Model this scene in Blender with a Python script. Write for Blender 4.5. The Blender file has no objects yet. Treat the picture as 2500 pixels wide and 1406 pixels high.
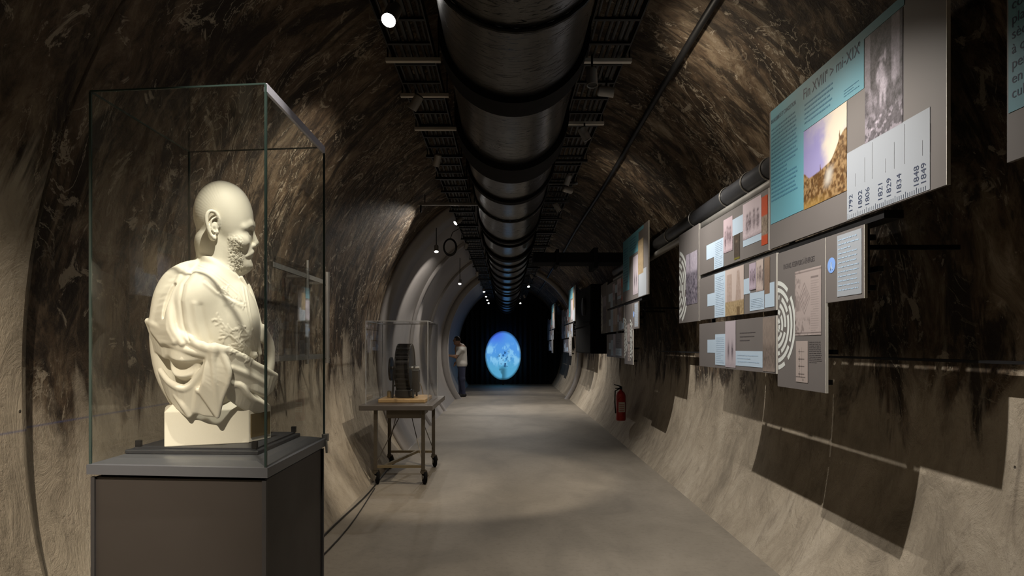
import bpy, math, random
import numpy as np
from mathutils import Vector, Matrix
random.seed(7); rng = np.random.RandomState(5)
sc = bpy.context.scene
col = sc.collection

# ------------------------------------------------------------------ camera, world, exposure
F = 1600.0; VX, VY, CH = 1235.0, 845.0, 1.53
cd = bpy.data.cameras.new('camera'); cam = bpy.data.objects.new('camera', cd); col.objects.link(cam)
cam.location = (0, 0, CH); cam.rotation_euler = (math.pi/2, 0, 0)
cd.sensor_width = 36; cd.lens = F/2500*36
cd.shift_x = (1250-VX)/2500; cd.shift_y = (VY-703)/2500
cd.clip_start = .05; cd.clip_end = 100
sc.camera = cam
sc.view_settings.view_transform = 'Standard'; sc.view_settings.look = 'None'
sc.view_settings.gamma = 1; sc.view_settings.use_curve_mapping = False
sc.view_settings.exposure = 0.0
sc.cycles.max_bounces = 8; sc.cycles.diffuse_bounces = 3; sc.cycles.transparent_max_bounces = 12
w = bpy.data.worlds.new('world'); sc.world = w; w.use_nodes = True
w.node_tree.nodes['Background'].inputs[0].default_value = (.9, .95, 1, 1)
w.node_tree.nodes['Background'].inputs[1].default_value = 0.02

# ------------------------------------------------------------------ node helpers
class NT:
    def __init__(s, name):
        s.m = bpy.data.materials.new(name); s.m.use_nodes = True
        s.t = s.m.node_tree; s.t.nodes.clear()
    def n(s, typ, ins=None, **kw):
        nd = s.t.nodes.new(typ)
        for k, v in kw.items(): setattr(nd, k, v)
        for k, v in (ins or {}).items():
            if hasattr(v, 'is_linked') or isinstance(v, bpy.types.NodeSocket): s.t.links.new(v, nd.inputs[k])
            else: nd.inputs[k].default_value = v
        return nd
    def math(s, op, a, b=0.0, c=None, clamp=False):
        d = {0: a, 1: b}
        if c is not None: d[2] = c
        return s.n('ShaderNodeMath', d, operation=op, use_clamp=clamp).outputs[0]
    def ramp(s, fac, stops, interp='LINEAR'):
        r = s.n('ShaderNodeValToRGB', {0: fac}); r.color_ramp.interpolation = interp
        e = r.color_ramp.elements
        while len(e) < len(stops): e.new(.5)
        for i, (p, c) in enumerate(stops):
            e[i].position = p; e[i].color = (c, c, c, 1) if isinstance(c, (int, float)) else tuple(c)+(1,)
        return r.outputs[0]
    def mix(s, f, a, b, bt='MIX'):
        nd = s.t.nodes.new('ShaderNodeMix'); nd.data_type = 'RGBA'; nd.blend_type = bt
        for i, v in ((0, f), (6, a), (7, b)):
            if isinstance(v, bpy.types.NodeSocket): s.t.links.new(v, nd.inputs[i])
            elif i == 0: nd.inputs[i].default_value = v
            else: nd.inputs[i].default_value = tuple(v)+(1,) if len(v) == 3 else v
        return nd.outputs[2]
    def noise(s, vec, scale, detail=4, rough=.55, dist=0.0):
        return s.n('ShaderNodeTexNoise', {'Vector': vec, 'Scale': scale, 'Detail': detail, 'Roughness': rough, 'Distortion': dist}).outputs[0]
    def mapv(s, vec, scale, loc=(0, 0, 0), rot=(0, 0, 0)):
        return s.n('ShaderNodeMapping', {0: vec, 'Scale': scale, 'Location': loc, 'Rotation': rot}).outputs[0]
    def out(s, color, rough=.6, metal=0.0, height=None, bstr=.5, bdist=.01, spec=.5, em=None, ems=0, coat=0, sss=0):
        b = s.n('ShaderNodeBsdfPrincipled')
        def put(k, v):
            if isinstance(v, bpy.types.NodeSocket): s.t.links.new(v, b.inputs[k])
            else: b.inputs[k].default_value = v
        put('Base Color', color if isinstance(color, bpy.types.NodeSocket) else tuple(color)+(1,))
        put('Roughness', rough); put('Metallic', metal); put('Specular IOR Level', spec); put('Coat Weight', coat)
        if em is not None:
            put('Emission Color', em if isinstance(em, bpy.types.NodeSocket) else tuple(em)+(1,)); put('Emission Strength', ems)
        if height is not None:
            bp = s.n('ShaderNodeBump', {'Strength': bstr, 'Distance': bdist, 'Height': height})
            s.t.links.new(bp.outputs[0], b.inputs['Normal'])
        o = s.n('ShaderNodeOutputMaterial'); s.t.links.new(b.outputs[0], o.inputs[0])
        return s.m

def simple(name, c, rough=.6, metal=0.0, vary=.15, scale=8, bump=.15, **kw):
    t = NT(name); co = t.n('ShaderNodeTexCoord').outputs['Object']
    nz = t.noise(co, scale, 5)
    cc = t.mix(nz, tuple(x*(1-vary) for x in c), tuple(min(1, x*(1+vary)) for x in c))
    rr = t.math('MULTIPLY_ADD', nz, .2, rough-.1, clamp=True)
    return t.out(cc, rr, metal, nz, bump, .004, **kw)

def glass_mat(name, tint=(.965, .98, .972), extra=.0):
    t = NT(name)
    tr = t.n('ShaderNodeBsdfTransparent', {0: tint+(1,)})
    gl = t.n('ShaderNodeBsdfGlossy', {0: (1, 1, 1, 1), 'Roughness': .01})
    g_ = t.n('ShaderNodeNewGeometry')
    cs = t.math('ABSOLUTE', t.n('ShaderNodeVectorMath', {0: g_.outputs['Normal'], 1: g_.outputs['Incoming']}, operation='DOT_PRODUCT').outputs['Value'])
    f2 = t.math('MULTIPLY_ADD', t.math('POWER', t.math('SUBTRACT', 1.0, cs), 5.0), .8, .035+extra, clamp=True)
    mx = t.n('ShaderNodeMixShader', {0: f2, 1: tr.outputs[0], 2: gl.outputs[0]})
    o = t.n('ShaderNodeOutputMaterial'); t.t.links.new(mx.outputs[0], o.inputs[0])
    return t.m

def emis(name, c, st):
    t = NT(name); e = t.n('ShaderNodeEmission', {0: c+(1,), 1: st})
    o = t.n('ShaderNodeOutputMaterial'); t.t.links.new(e.outputs[0], o.inputs[0]); return t.m

M = {}
# ---- tunnel lining: u = distance along the vault, v = distance along the tunnel
def lining(name, clean=False, lift=0.0):
    t = NT(name)
    uv = t.n('ShaderNodeUVMap').outputs[0]
    pos = t.n('ShaderNodeTexCoord').outputs['Object']
    sx = t.n('ShaderNodeSeparateXYZ', {0: pos}); z, y, lx = sx.outputs[2], sx.outputs[1], sx.outputs[0]
    big = t.noise(t.mapv(uv, (.7, 1.0, 1)), 1.1, 7, .62, 1.0)
    mid = t.noise(t.mapv(uv, (1.3, 2.0, 1), (3, 7, 0), (0, 0, .5)), 2.4, 8, .72, 1.1)
    stk = t.noise(t.mapv(uv, (2.0, 4.5, 1), (0, 0, 0), (0, 0, .35)), 1.9, 6, .7, .9)
    fine = t.noise(uv, 30, 6, .75)
    if clean:
        c = t.mix(big, (.24, .22, .21), (.36, .34, .325))
        c = t.mix(t.math('MULTIPLY', stk, .5), c, (.17, .15, .14))
        return t.out(c, .6, 0, fine, .2, .01)
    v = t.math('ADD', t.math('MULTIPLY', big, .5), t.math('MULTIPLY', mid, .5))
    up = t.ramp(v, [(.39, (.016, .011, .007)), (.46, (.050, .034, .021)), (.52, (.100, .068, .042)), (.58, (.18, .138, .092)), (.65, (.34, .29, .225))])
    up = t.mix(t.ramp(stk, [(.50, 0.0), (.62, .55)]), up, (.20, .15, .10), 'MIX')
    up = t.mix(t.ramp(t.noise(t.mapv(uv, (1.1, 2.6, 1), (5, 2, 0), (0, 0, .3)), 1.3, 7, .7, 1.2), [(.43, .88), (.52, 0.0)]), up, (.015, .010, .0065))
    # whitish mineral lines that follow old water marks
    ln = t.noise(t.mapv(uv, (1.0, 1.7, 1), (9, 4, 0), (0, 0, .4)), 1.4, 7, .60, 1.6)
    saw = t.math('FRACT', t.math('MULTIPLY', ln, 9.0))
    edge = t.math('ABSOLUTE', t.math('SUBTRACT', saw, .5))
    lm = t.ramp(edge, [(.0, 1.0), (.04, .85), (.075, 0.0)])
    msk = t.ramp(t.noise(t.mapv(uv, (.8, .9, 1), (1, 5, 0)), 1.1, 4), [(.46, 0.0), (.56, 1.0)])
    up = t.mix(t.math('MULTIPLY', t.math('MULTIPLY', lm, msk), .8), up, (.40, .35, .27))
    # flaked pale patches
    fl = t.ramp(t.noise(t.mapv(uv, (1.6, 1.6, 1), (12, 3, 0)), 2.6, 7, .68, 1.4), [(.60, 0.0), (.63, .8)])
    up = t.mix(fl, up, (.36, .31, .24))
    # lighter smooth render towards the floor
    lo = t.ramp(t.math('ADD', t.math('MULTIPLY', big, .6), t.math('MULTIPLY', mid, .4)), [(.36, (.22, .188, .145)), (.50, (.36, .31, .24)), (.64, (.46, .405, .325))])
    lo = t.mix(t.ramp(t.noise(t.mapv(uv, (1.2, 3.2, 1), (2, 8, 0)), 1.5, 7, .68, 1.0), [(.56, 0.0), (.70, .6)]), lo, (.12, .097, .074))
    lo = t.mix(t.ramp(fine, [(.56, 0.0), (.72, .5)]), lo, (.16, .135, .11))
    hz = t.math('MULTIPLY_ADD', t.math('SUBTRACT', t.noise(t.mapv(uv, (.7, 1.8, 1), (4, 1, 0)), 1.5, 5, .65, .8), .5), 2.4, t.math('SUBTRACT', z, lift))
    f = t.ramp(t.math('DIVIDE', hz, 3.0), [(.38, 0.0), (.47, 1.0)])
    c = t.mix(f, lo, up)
    # pock holes
    vo = t.n('ShaderNodeTexVoronoi', {'Vector': uv, 'Scale': 5.0, 'Randomness': 1.0}).outputs['Distance']
    hole = t.ramp(vo, [(.025, 1.0), (.04, 0.0)])
    c = t.mix(t.math('MULTIPLY', hole, .85), c, (.01, .008, .006))
    # faint blue chalk level line on the side wall
    bl = t.ramp(t.math('ABSOLUTE', t.math('SUBTRACT', z, 1.212)), [(.002, .55), (.005, 0.0)])
    lft = t.math('MULTIPLY', t.math('LESS_THAN', lx, 0), t.math('LESS_THAN', y, 4.3))
    c = t.mix(t.math('MULTIPLY', bl, lft), c, (.06, .08, .22))
    h = t.math('ADD', t.math('MULTIPLY', mid, 1.4), t.math('ADD', t.math('MULTIPLY', fine, .3), t.math('MULTIPLY', fl, .12)))
    h = t.math('SUBTRACT', h, t.math('MULTIPLY', hole, .6))
    return t.out(c, .75, 0, h, .6, .035, spec=.3)
M['lining'] = lining('stained_lining'); M['near'] = lining('pale_stained_lining', False, .85); M['clean'] = lining('pale_lining', True)
t = NT('concrete_floor'); co = t.n('ShaderNodeTexCoord').outputs['Object']
a = t.noise(t.mapv(co, (1, .6, 1)), 1.6, 7, .6, .5); b = t.noise(co, 22, 6, .7)
c = t.ramp(a, [(.33, (.165, .145, .118)), (.5, (.21, .185, .15)), (.68, (.25, .22, .18))])
c = t.mix(t.ramp(b, [(.5, 0.0), (.75, .5)]), c, (.12, .10, .08))
M['floor'] = t.out(c, .62, 0, b, .2, .006)
# ---- pipe: black wrinkled foil wrap
t = NT('black_wrap'); co = t.n('ShaderNodeTexCoord').outputs['Object']
wr = t.noise(t.mapv(co, (7, 42, 7), (0, 0, 0), (.2, .2, .35)), 1.0, 6, .75, 2.2)
ns = t.noise(co, 3.0, 5)
cr = t.ramp(wr, [(.36, 0.0), (.43, 1.0)])
M['wrap'] = t.out(t.mix(ns, (.010, .0102, .0105), (.026, .026, .027)), t.math('MULTIPLY_ADD', ns, .2, .20), .3, cr, 1.0, .02, spec=.9)
M['band'] = simple('black_rubber_band', (.004, .004, .0045), .9, spec=.15)
M['black'] = simple('black_metal', (.010, .010, .011), .5, .2, spec=.3)
M['galv'] = simple('galvanised_steel', (.34, .33, .31), .42, .7)
M['palebar'] = simple('pale_painted_bar', (.50, .47, .42), .5, .1)
M['darkpipe'] = simple('dark_pipe_paint', (.05, .052, .058), .42, .4)
M['cable'] = simple('black_cable', (.012, .012, .012), .5)
M['plinth'] = simple('plinth_brown_grey', (.036, .030, .027), .55, 0, .06, 5, .03)
M['cap'] = simple('cap_slate_grey', (.10, .105, .12), .38, .2, .06, 5, .03)
M['tray'] = simple('tray_charcoal', (.022, .024, .03), .5)
M['edgeglint'] = simple('painted_edge_glint', (.42, .42, .52), .4, 0)  # lavender tint paints in the reflection on the polished glass edge
M['plaster'] = None
t = NT('cream_plaster'); co = t.n('ShaderNodeTexCoord').outputs['Object']
n1 = t.noise(co, 9, 6, .6); n2 = t.noise(co, 160, 4, .6)
M['plaster'] = t.out(t.mix(n1, (.78, .73, .61), (.86, .82, .71)), .55, 0, n2, .12, .002, spec=.35)
M['glass'] = glass_mat('clear_glass'); M['acryl'] = glass_mat('clear_acrylic', (.95, .96, .97), .02)
M['edge'] = simple('green_glass_edge', (.035, .055, .05), .15, .1)
M['grey'] = simple('panel_grey', (.125, .115, .112), .5, 0, .05, 3, .02)
M['paneledge'] = simple('panel_core_edge', (.62, .60, .55), .5)
M['blue'] = simple('panel_turquoise', (.085, .235, .295), .5, 0, .06, 2, .0)
M['pale'] = simple('panel_pale_blue', (.36, .46, .57), .5, 0, .04, 3, .0)
M['white'] = simple('panel_white', (.26, .285, .32), .5, 0, .03, 3, .0)
M['ink'] = simple('ink_navy', (.015, .025, .06), .6, 0, .05, 5, 0)
M['inkblue'] = simple('ink_teal', (.035, .13, .20), .6, 0, .05, 5, 0)
M['inkgrey'] = simple('ink_grey', (.055, .048, .052), .6, 0, .05, 5, 0)
M['inkpale'] = simple('ink_pale', (.28, .38, .50), .6, 0, .05, 5, 0)
M['ring'] = simple('ring_pale_grey', (.52, .55, .54), .5, 0, .04, 5, 0)
M['icon'] = simple('icon_blue', (.18, .32, .68), .5, 0, .1, 20, 0)
M['orange'] = simple('poster_orange', (.70, .20, .04), .5, 0, .3, 60, 0)
M['red'] = simple('extinguisher_red', (.42, .025, .02), .3)
M['wood'] = simple('oak_board', (.42, .27, .12), .45, 0, .3, 12, .1)
M['tabletop'] = simple('table_top_grey', (.09, .078, .07), .4, .1)
M['frame'] = simple('trolley_frame_bronze', (.10, .085, .065), .45, .5)
M['modelblack'] = simple('model_black_iron', (.0035, .0035, .004), .42, 0, spec=.35)
M['trim'] = simple('plinth_corner_trim', (.045, .043, .045), .5, .2)
M['brass'] = simple('dull_brass', (.30, .25, .16), .35, .8)
M['curtain'] = simple('black_curtain', (.004, .004, .005), .9)
M['skin'] = simple('skin', (.30, .17, .11), .55)
M['shirt'] = simple('white_shirt_cloth', (.42, .40, .37), .8)
M['jeans'] = simple('dark_denim', (.03, .035, .07), .85)
M['hair'] = simple('dark_hair', (.02, .014, .01), .7)
M['shoe'] = simple('black_shoe', (.015, .015, .015), .5)
M['plaque'] = simple('tarnished_plaque', (.16, .12, .055), .45, .6)
M['lamp'] = emis('lamp_face', (1, .96, .9), 35.0)
t = NT('picture_print'); at = t.n('ShaderNodeVertexColor', layer_name='print').outputs[0]
M['print'] = t.out(at, .5)
t = NT('lit_screen'); at = t.n('ShaderNodeVertexColor', layer_name='print').outputs[0]
M['screen'] = t.out((.0, .0, .0), .6, em=at, ems=1.0)

# ------------------------------------------------------------------ mesh helpers
class MB:
    def __init__(s): s.v = []; s.f = []; s.mi = []; s.c = 0
    def add(s, vs, fs, mi=0):
        o = len(s.v); s.v += [tuple(p) for p in vs]; s.f += [tuple(i+o for i in f) for f in fs]; s.mi += [mi]*len(fs); return s
    def box(s, a, b, mi=0):
        (x0, y0, z0), (x1, y1, z1) = a, b
        return s.add([(x0, y0, z0), (x1, y0, z0), (x1, y1, z0), (x0, y1, z0), (x0, y0, z1), (x1, y0, z1), (x1, y1, z1), (x0, y1, z1)],
                     [(0, 3, 2, 1), (4, 5, 6, 7), (0, 1, 5, 4), (1, 2, 6, 5), (2, 3, 7, 6), (3, 0, 4, 7)], mi)
    def prism(s, poly, z0, z1, mi=0):
        n = len(poly); vs = [(x, y, z0) for x, y in poly]+[(x, y, z1) for x, y in poly]
        fs = [tuple(range(n))[::-1], tuple(range(n, 2*n))]+[(i, (i+1) % n, n+(i+1) % n, n+i) for i in range(n)]
        return s.add(vs, fs, mi)
    def bar(s, a, b, w, h=None, mi=0):
        a, b = Vector(a), Vector(b); h = h or w; d = (b-a).normalized()
        u = d.cross(Vector((0, 0, 1))); u = u.normalized() if u.length > .01 else Vector((1, 0, 0)); v = u.cross(d)
        vs = [p+u*su*w/2+v*sv*h/2 for p in (a, b) for su, sv in ((-1, -1), (1, -1), (1, 1), (-1, 1))]
        return s.add(vs, [(0, 1, 2, 3), (7, 6, 5, 4), (0, 4, 5, 1), (1, 5, 6, 2), (2, 6, 7, 3), (3, 7, 4, 0)], mi)
    def tube(s, pts, r, n=12, mi=0, cap=True):
        pts = [Vector(p) for p in pts]; m = len(pts)
        rs = r if isinstance(r, (list, tuple)) else [r]*m
        vs = []; up = None
        for i, p in enumerate(pts):
            d = (pts[min(i+1, m-1)]-pts[max(i-1, 0)]).normalized()
            if up is None: up = Vector((0, 0, 1)) if abs(d.z) < .9 else Vector((1, 0, 0))
            u = d.cross(up).normalized(); v = u.cross(d); up = v
            vs += [p+(u*math.cos(2*math.pi*k/n)+v*math.sin(2*math.pi*k/n))*rs[i] for k in range(n)]
        fs = [(i*n+k, i*n+(k+1) % n, (i+1)*n+(k+1) % n, (i+1)*n+k) for i in range(m-1) for k in range(n)]
        if cap: fs += [tuple(range(n))[::-1], tuple((m-1)*n+k for k in range(n))]
        return s.add(vs, fs, mi)
    def lathe(s, prof, o, ax=(0, 0, 1), n=24, mi=0):      # prof: (radius, height along the axis)
        o = Vector(o); d = Vector(ax).normalized()
        u = d.orthogonal().normalized(); v = d.cross(u); vs = []
        for r, h in prof: vs += [o+d*h+(u*math.cos(2*math.pi*k/n)+v*math.sin(2*math.pi*k/n))*max(r, 1e-4) for k in range(n)]
        fs = [(i*n+k, i*n+(k+1) % n, (i+1)*n+(k+1) % n, (i+1)*n+k) for i in range(len(prof)-1) for k in range(n)]
        fs += [tuple(range(n))[::-1], tuple((len(prof)-1)*n+k for k in range(n))]
        return s.add(vs, fs, mi)
    def build(s, name, mats, parent=None, smooth=False, bevel=0, org=None):
        me = bpy.data.meshes.new(name)
        vs = s.v
        if org is not None: vs = [(x-org[0], y-org[1], z-org[2]) for x, y, z in s.v]
        me.from_pydata(vs, [], s.f); me.validate()
        mats = mats if isinstance(mats, (list, tuple)) else [mats]
        for m in mats: me.materials.append(m)
        if len(mats) > 1 and len(me.polygons) == len(s.mi): me.polygons.foreach_set('material_index', s.mi)
        import bmesh
        bm = bmesh.new(); bm.from_mesh(me); bmesh.ops.recalc_face_normals(bm, faces=bm.faces); bm.to_mesh(me); bm.free()
        o = bpy.data.objects.new(name, me); col.objects.link(o)
        if org is not None: o.location = org
        if smooth:
            me.shade_smooth(); me.set_sharp_from_angle(angle=math.radians(38))
        if bevel:
            b = o.modifiers.new('bevel', 'BEVEL'); b.width = bevel; b.segments = 2; b.limit_method = 'ANGLE'
        if parent is not None:
            o.parent = parent
            o.matrix_parent_inverse = Matrix.Translation(parent.location).inverted()
        return o
def tag(o, label, cat, group=None, kind=None):
    o['label'] = label
    if cat: o['category'] = cat
    if group: o['group'] = group
    if kind: o['kind'] = kind
    return o
def empty(name, loc, label, cat, group=None):
    o = bpy.data.objects.new(name, None); col.objects.link(o); o.location = loc; o.empty_display_size = .05
    return tag(o, label, cat, group)
def struct(o, label=None):
    o['kind'] = 'structure'
    if label: o['label'] = label
    return o
def copy_tree(root, loc, label, group=None, rot=None):
    r = root.copy(); col.objects.link(r); r.location = loc; r['label'] = label
    if rot is not None: r.rotation_euler = rot
    if group: r['group'] = group
    for ch in list(root.children):
        c = ch.copy(); col.objects.link(c); c.parent = r
        for g in list(ch.children):
            d = g.copy(); col.objects.link(d); d.parent = c
    return r
def text_mesh(name, s, mat, parent, org, size, sx=1, rotz90=False, X=0, extr=.0006, italic=0):
    """letters lying on a panel that faces -X: text runs towards -Y (to the right as seen), up is +Z"""
    cu = bpy.data.curves.new(name, 'FONT'); cu.body = s; cu.size = size; cu.extrude = 0
    ob = bpy.data.objects.new('tmp', cu)
    col.objects.link(ob); dg = bpy.context.evaluated_depsgraph_get()
    me = bpy.data.meshes.new_from_object(ob.evaluated_get(dg)); col.objects.unlink(ob); bpy.data.objects.remove(ob)
    Y, Z = org
    for v in me.vertices:
        a, b = v.co.x*sx, v.co.y
        if rotz90: a, b = -v.co.y, v.co.x*sx
        v.co = (X-extr, Y-a, Z+b)
    me.materials.clear(); me.materials.append(mat)
    o = bpy.data.objects.new(name, me); col.objects.link(o)
    o.parent = parent; o.matrix_parent_inverse = Matrix.Translation(parent.location).inverted()
    return o

def fbm(x, y, sc_, seed=0, oct_=5):
    out = np.zeros_like(x, dtype=float); amp = 1; tot = 0
    for k in range(oct_):
        r = np.random.RandomState(seed*17+k); g = r.rand(64, 64)
        u, v = x*sc_*2**k, y*sc_*2**k
        iu, iv = np.floor(u).astype(int), np.floor(v).astype(int); fu, fv = u-iu, v-iv
        fu = fu*fu*(3-2*fu); fv = fv*fv*(3-2*fv)
        G = lambda a, b: g[a % 64, b % 64]
        out += amp*((G(iu, iv)*(1-fu)+G(iu+1, iv)*fu)*(1-fv)+(G(iu, iv+1)*(1-fu)+G(iu+1, iv+1)*fu)*fv)
        tot += amp; amp *= .55
    return out/tot
def lerp(a, b, t): return np.asarray(a)*(1-t[..., None])+np.asarray(b)*t[..., None]
def sst(a, b, x): t = np.clip((x-a)/(b-a), 0, 1); return t*t*(3-2*t)

# ================================================================== THE TUNNEL
XC, ZC, HW, VH, FW = .17, 1.45, 2.05, 2.42, 1.66
def halfw(z):
    if z <= ZC: return FW+(HW-FW)*(1-(1-z/ZC)**2.6)
    return HW*math.sqrt(max(0, 1-((z-ZC)/VH)**2))
def profile():
    P_ = []
    for i in range(19): z = ZC*(i/18)**1.5; P_.append((halfw(z), z))
    for i in range(1, 29):
        a = math.pi/2*i/28; P_.append((HW*math.cos(a), ZC+VH*math.sin(a)))
    return P_
PR = profile()
arc = [0]
for i in range(1, len(PR)): arc.append(arc[-1]+math.dist(PR[i], PR[i-1]))
YS, YE = -6.0, 27.0
def shell(name, side, i0, i1, y0, y1, off=0.0, mat='lining', ny=None, xa=None):
    ny = ny or max(2, int((y1-y0)/.5)); vs, uvs, fs = [], [], []
    idx = list(range(i0, i1+1))
    for j in range(ny+1):
        y = y0+(y1-y0)*j/ny
        for i in idx:
            wv, z = PR[i]
            nx, nz = wv/HW**2, max(0, (z-ZC))/VH**2; L = math.hypot(nx, nz) or 1
            vs.append((XC+side*(wv-off*nx/L), y, z-off*nz/L)); uvs.append((side*(arc[-1]-arc[i])+20, y))
    n = len(idx)
    for j in range(ny):
        for k in range(n-1): fs.append((j*n+k, j*n+k+1, (j+1)*n+k+1, (j+1)*n+k))
    return vs, uvs, fs
def shell_obj(name, parts, mat):
    vs, uvs, fs = [], [], []
    for v, u, f in parts:
        o = len(vs); vs += v; uvs += u; fs += [tuple(i+o for i in q) for q in f]
    me = bpy.data.meshes.new(name); me.from_pydata(vs, [], fs)
    ul = me.uv_layers.new(name='uv')
    for lp in me.loops: ul.data[lp.index].uv = uvs[lp.vertex_index]
    me.materials.append(mat); me.shade_smooth()
    import bmesh
    bm = bmesh.new(); bm.from_mesh(me)
    bmesh.ops.remove_doubles(bm, verts=bm.verts, dist=1e-5)
    bm.to_mesh(me); bm.free()
    o = bpy.data.objects.new(name, me); col.objects.link(o); return struct(o)
YR = 2.49
IS = 32        # where the side walls hand over to the ceiling
for side, nm in ((-1, 'left'), (1, 'right')):
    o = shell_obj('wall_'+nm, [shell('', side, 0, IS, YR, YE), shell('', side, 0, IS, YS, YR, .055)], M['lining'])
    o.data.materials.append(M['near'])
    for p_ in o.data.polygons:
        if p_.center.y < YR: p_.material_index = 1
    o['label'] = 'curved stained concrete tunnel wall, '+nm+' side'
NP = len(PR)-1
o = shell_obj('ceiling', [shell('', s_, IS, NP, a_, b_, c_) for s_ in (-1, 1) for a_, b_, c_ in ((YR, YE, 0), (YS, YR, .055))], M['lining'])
# step face between the two lining sections
def ring_strip(y0, y1, off0, off1, side, i0, i1, uvv=0):
    """solid rib: box-section ring between offsets off0 (outer) and off1 (inner)"""
    vs, fs, uvs = [], [], []
    for i in range(i0, i1+1):
        wv, z = PR[i]; nx, nz = wv/HW**2, max(0, (z-ZC))/VH**2; L = math.hypot(nx, nz) or 1
        for yy, of in ((y0, off0), (y0, off1), (y1, off1), (y1, off0)):
            vs.append((XC+side*(wv-of*nx/L), yy, z-of*nz/L)); uvs.append((side*(arc[-1]-arc[i])+20, yy+of))
    n = i1-i0+1
    for k in range(n-1):
        for q in range(4): fs.append((k*4+q, k*4+(q+1) % 4, (k+1)*4+(q+1) % 4, (k+1)*4+q))
    fs += [(0, 1, 2, 3), ((n-1)*4+3, (n-1)*4+2, (n-1)*4+1, (n-1)*4)]
    return vs, uvs, fs
o = shell_obj('trim_1', [ring_strip(YR-.02, YR, -.01, .055, s_, 0, NP) for s_ in (-1, 1)], M['lining'])
mb = MB(); xs = [XC-FW-.06, XC+FW+.06]
mb.add([(xs[0], YS, 0), (xs[1], YS, 0), (xs[1], YE, 0), (xs[0], YE, 0)], [(0, 1, 2, 3)])
struct(mb.build('floor', M['floor']), 'bare concrete tunnel floor')
mb = MB(); mb.box((-2.6, YS-.1, -.1), (2.9, YS, 4.2)); struct(mb.build('wall_back', M['lining']))
# pale smooth lining on the left beyond the trolley
PALE0, PALE1 = 9.5, 19.0
o = shell_obj('trim_2', [shell('', -1, 0, NP-3, PALE0, PALE1, .03)], M['clean'])
o['label'] = 'pale smooth concrete lining on the left'
ribs = [ring_strip(a_, a_+w_, -.01, h_, -1, 0, NP-2) for a_, w_, h_ in ((PALE0, .95, .06), (12.6, .22, .08), (15.4, .22, .08))]
shell_obj('trim_3', ribs, M['clean'])
shell_obj('trim_4', [ring_strip(18.9, 19.15, -.01, .20, -1, 0, NP), ring_strip(18.9, 19.15, -.01, .12, 1, 0, NP)], M['clean'])
shell_obj('trim_5', [shell('', -1, 0, NP-6, 19.15, 26.0, .03)], M['clean'])
# end: black drape with the round lit picture
mb = MB(); n = 120
vs = []
for i in range(n+1):
    x = XC-2.1+4.2*i/n; yy = 26.3+.05*math.sin(i*1.1)+.03*math.sin(i*.37)
    vs += [(x, yy, .01), (x, yy, 3.95)]
mb.add(vs, [(2*i, 2*i+2, 2*i+3, 2*i+1) for i in range(n)])
tag(mb.build('black_curtain', M['curtain'], smooth=True), 'black curtain closing the far end of the tunnel', 'curtain')

# ================================================================== big suspended pipe
PX, PZ, PR_ = XC-.127, 3.15, .36
root = empty('ventilation_pipe', (PX, 12, PZ), 'fat black wrapped pipe with dark bands hung along the vault crown', 'pipe')
mb = MB(); mb.tube([(PX, y, PZ) for y in np.arange(-5.9, 26.1, .8)], PR_, 64)
mb.build('pipe_wrap', M['wrap'], root, smooth=True)
bands = [(-2.2, .10, .03), (1.2, .10, .03), (3.42, .20, .03), (4.74, .36, .04), (5.70, .10, .025), (7.9, .12, .025), (8.25, .06, .02), (9.5, .25, .035), (10.4, .12, .025), (12.2, .1, .03), (13.4, .2, .03), (14.6, .1, .03), (16.4, .2, .03), (18.4, .12, .03), (19.6, .1, .03), (21, .1, .03), (22.5, .1, .03), (24, .1, .03), (25.4, .1, .03)]
for y, wd, t_ in bands:
    mb = MB(); mb.lathe([(PR_-.01, -wd/2), (PR_+t_, -wd/2), (PR_+t_, wd/2), (PR_-.01, wd/2)], (PX, y, PZ), (0, 1, 0), 64)
    mb.build('band', M['band'], root, smooth=True)
for y in (.2, 2.6, 6.6, 11.2, 15.6, 20.2, 24.6):
    mb = MB(); r = PR_+.012
    pts = [(PX+r*math.cos(a), y, PZ+r*math.sin(a)) for a in np.linspace(0, 2*math.pi, 33)]
    mb.tube(pts, .011, 8); mb.bar((PX-.30, y, PZ+.22), (PX-.30, y, 3.74), .014); mb.bar((PX+.30, y, PZ+.22), (PX+.30, y, 3.74), .014)
    mb.build('hanger', M['black'], root)

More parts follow.
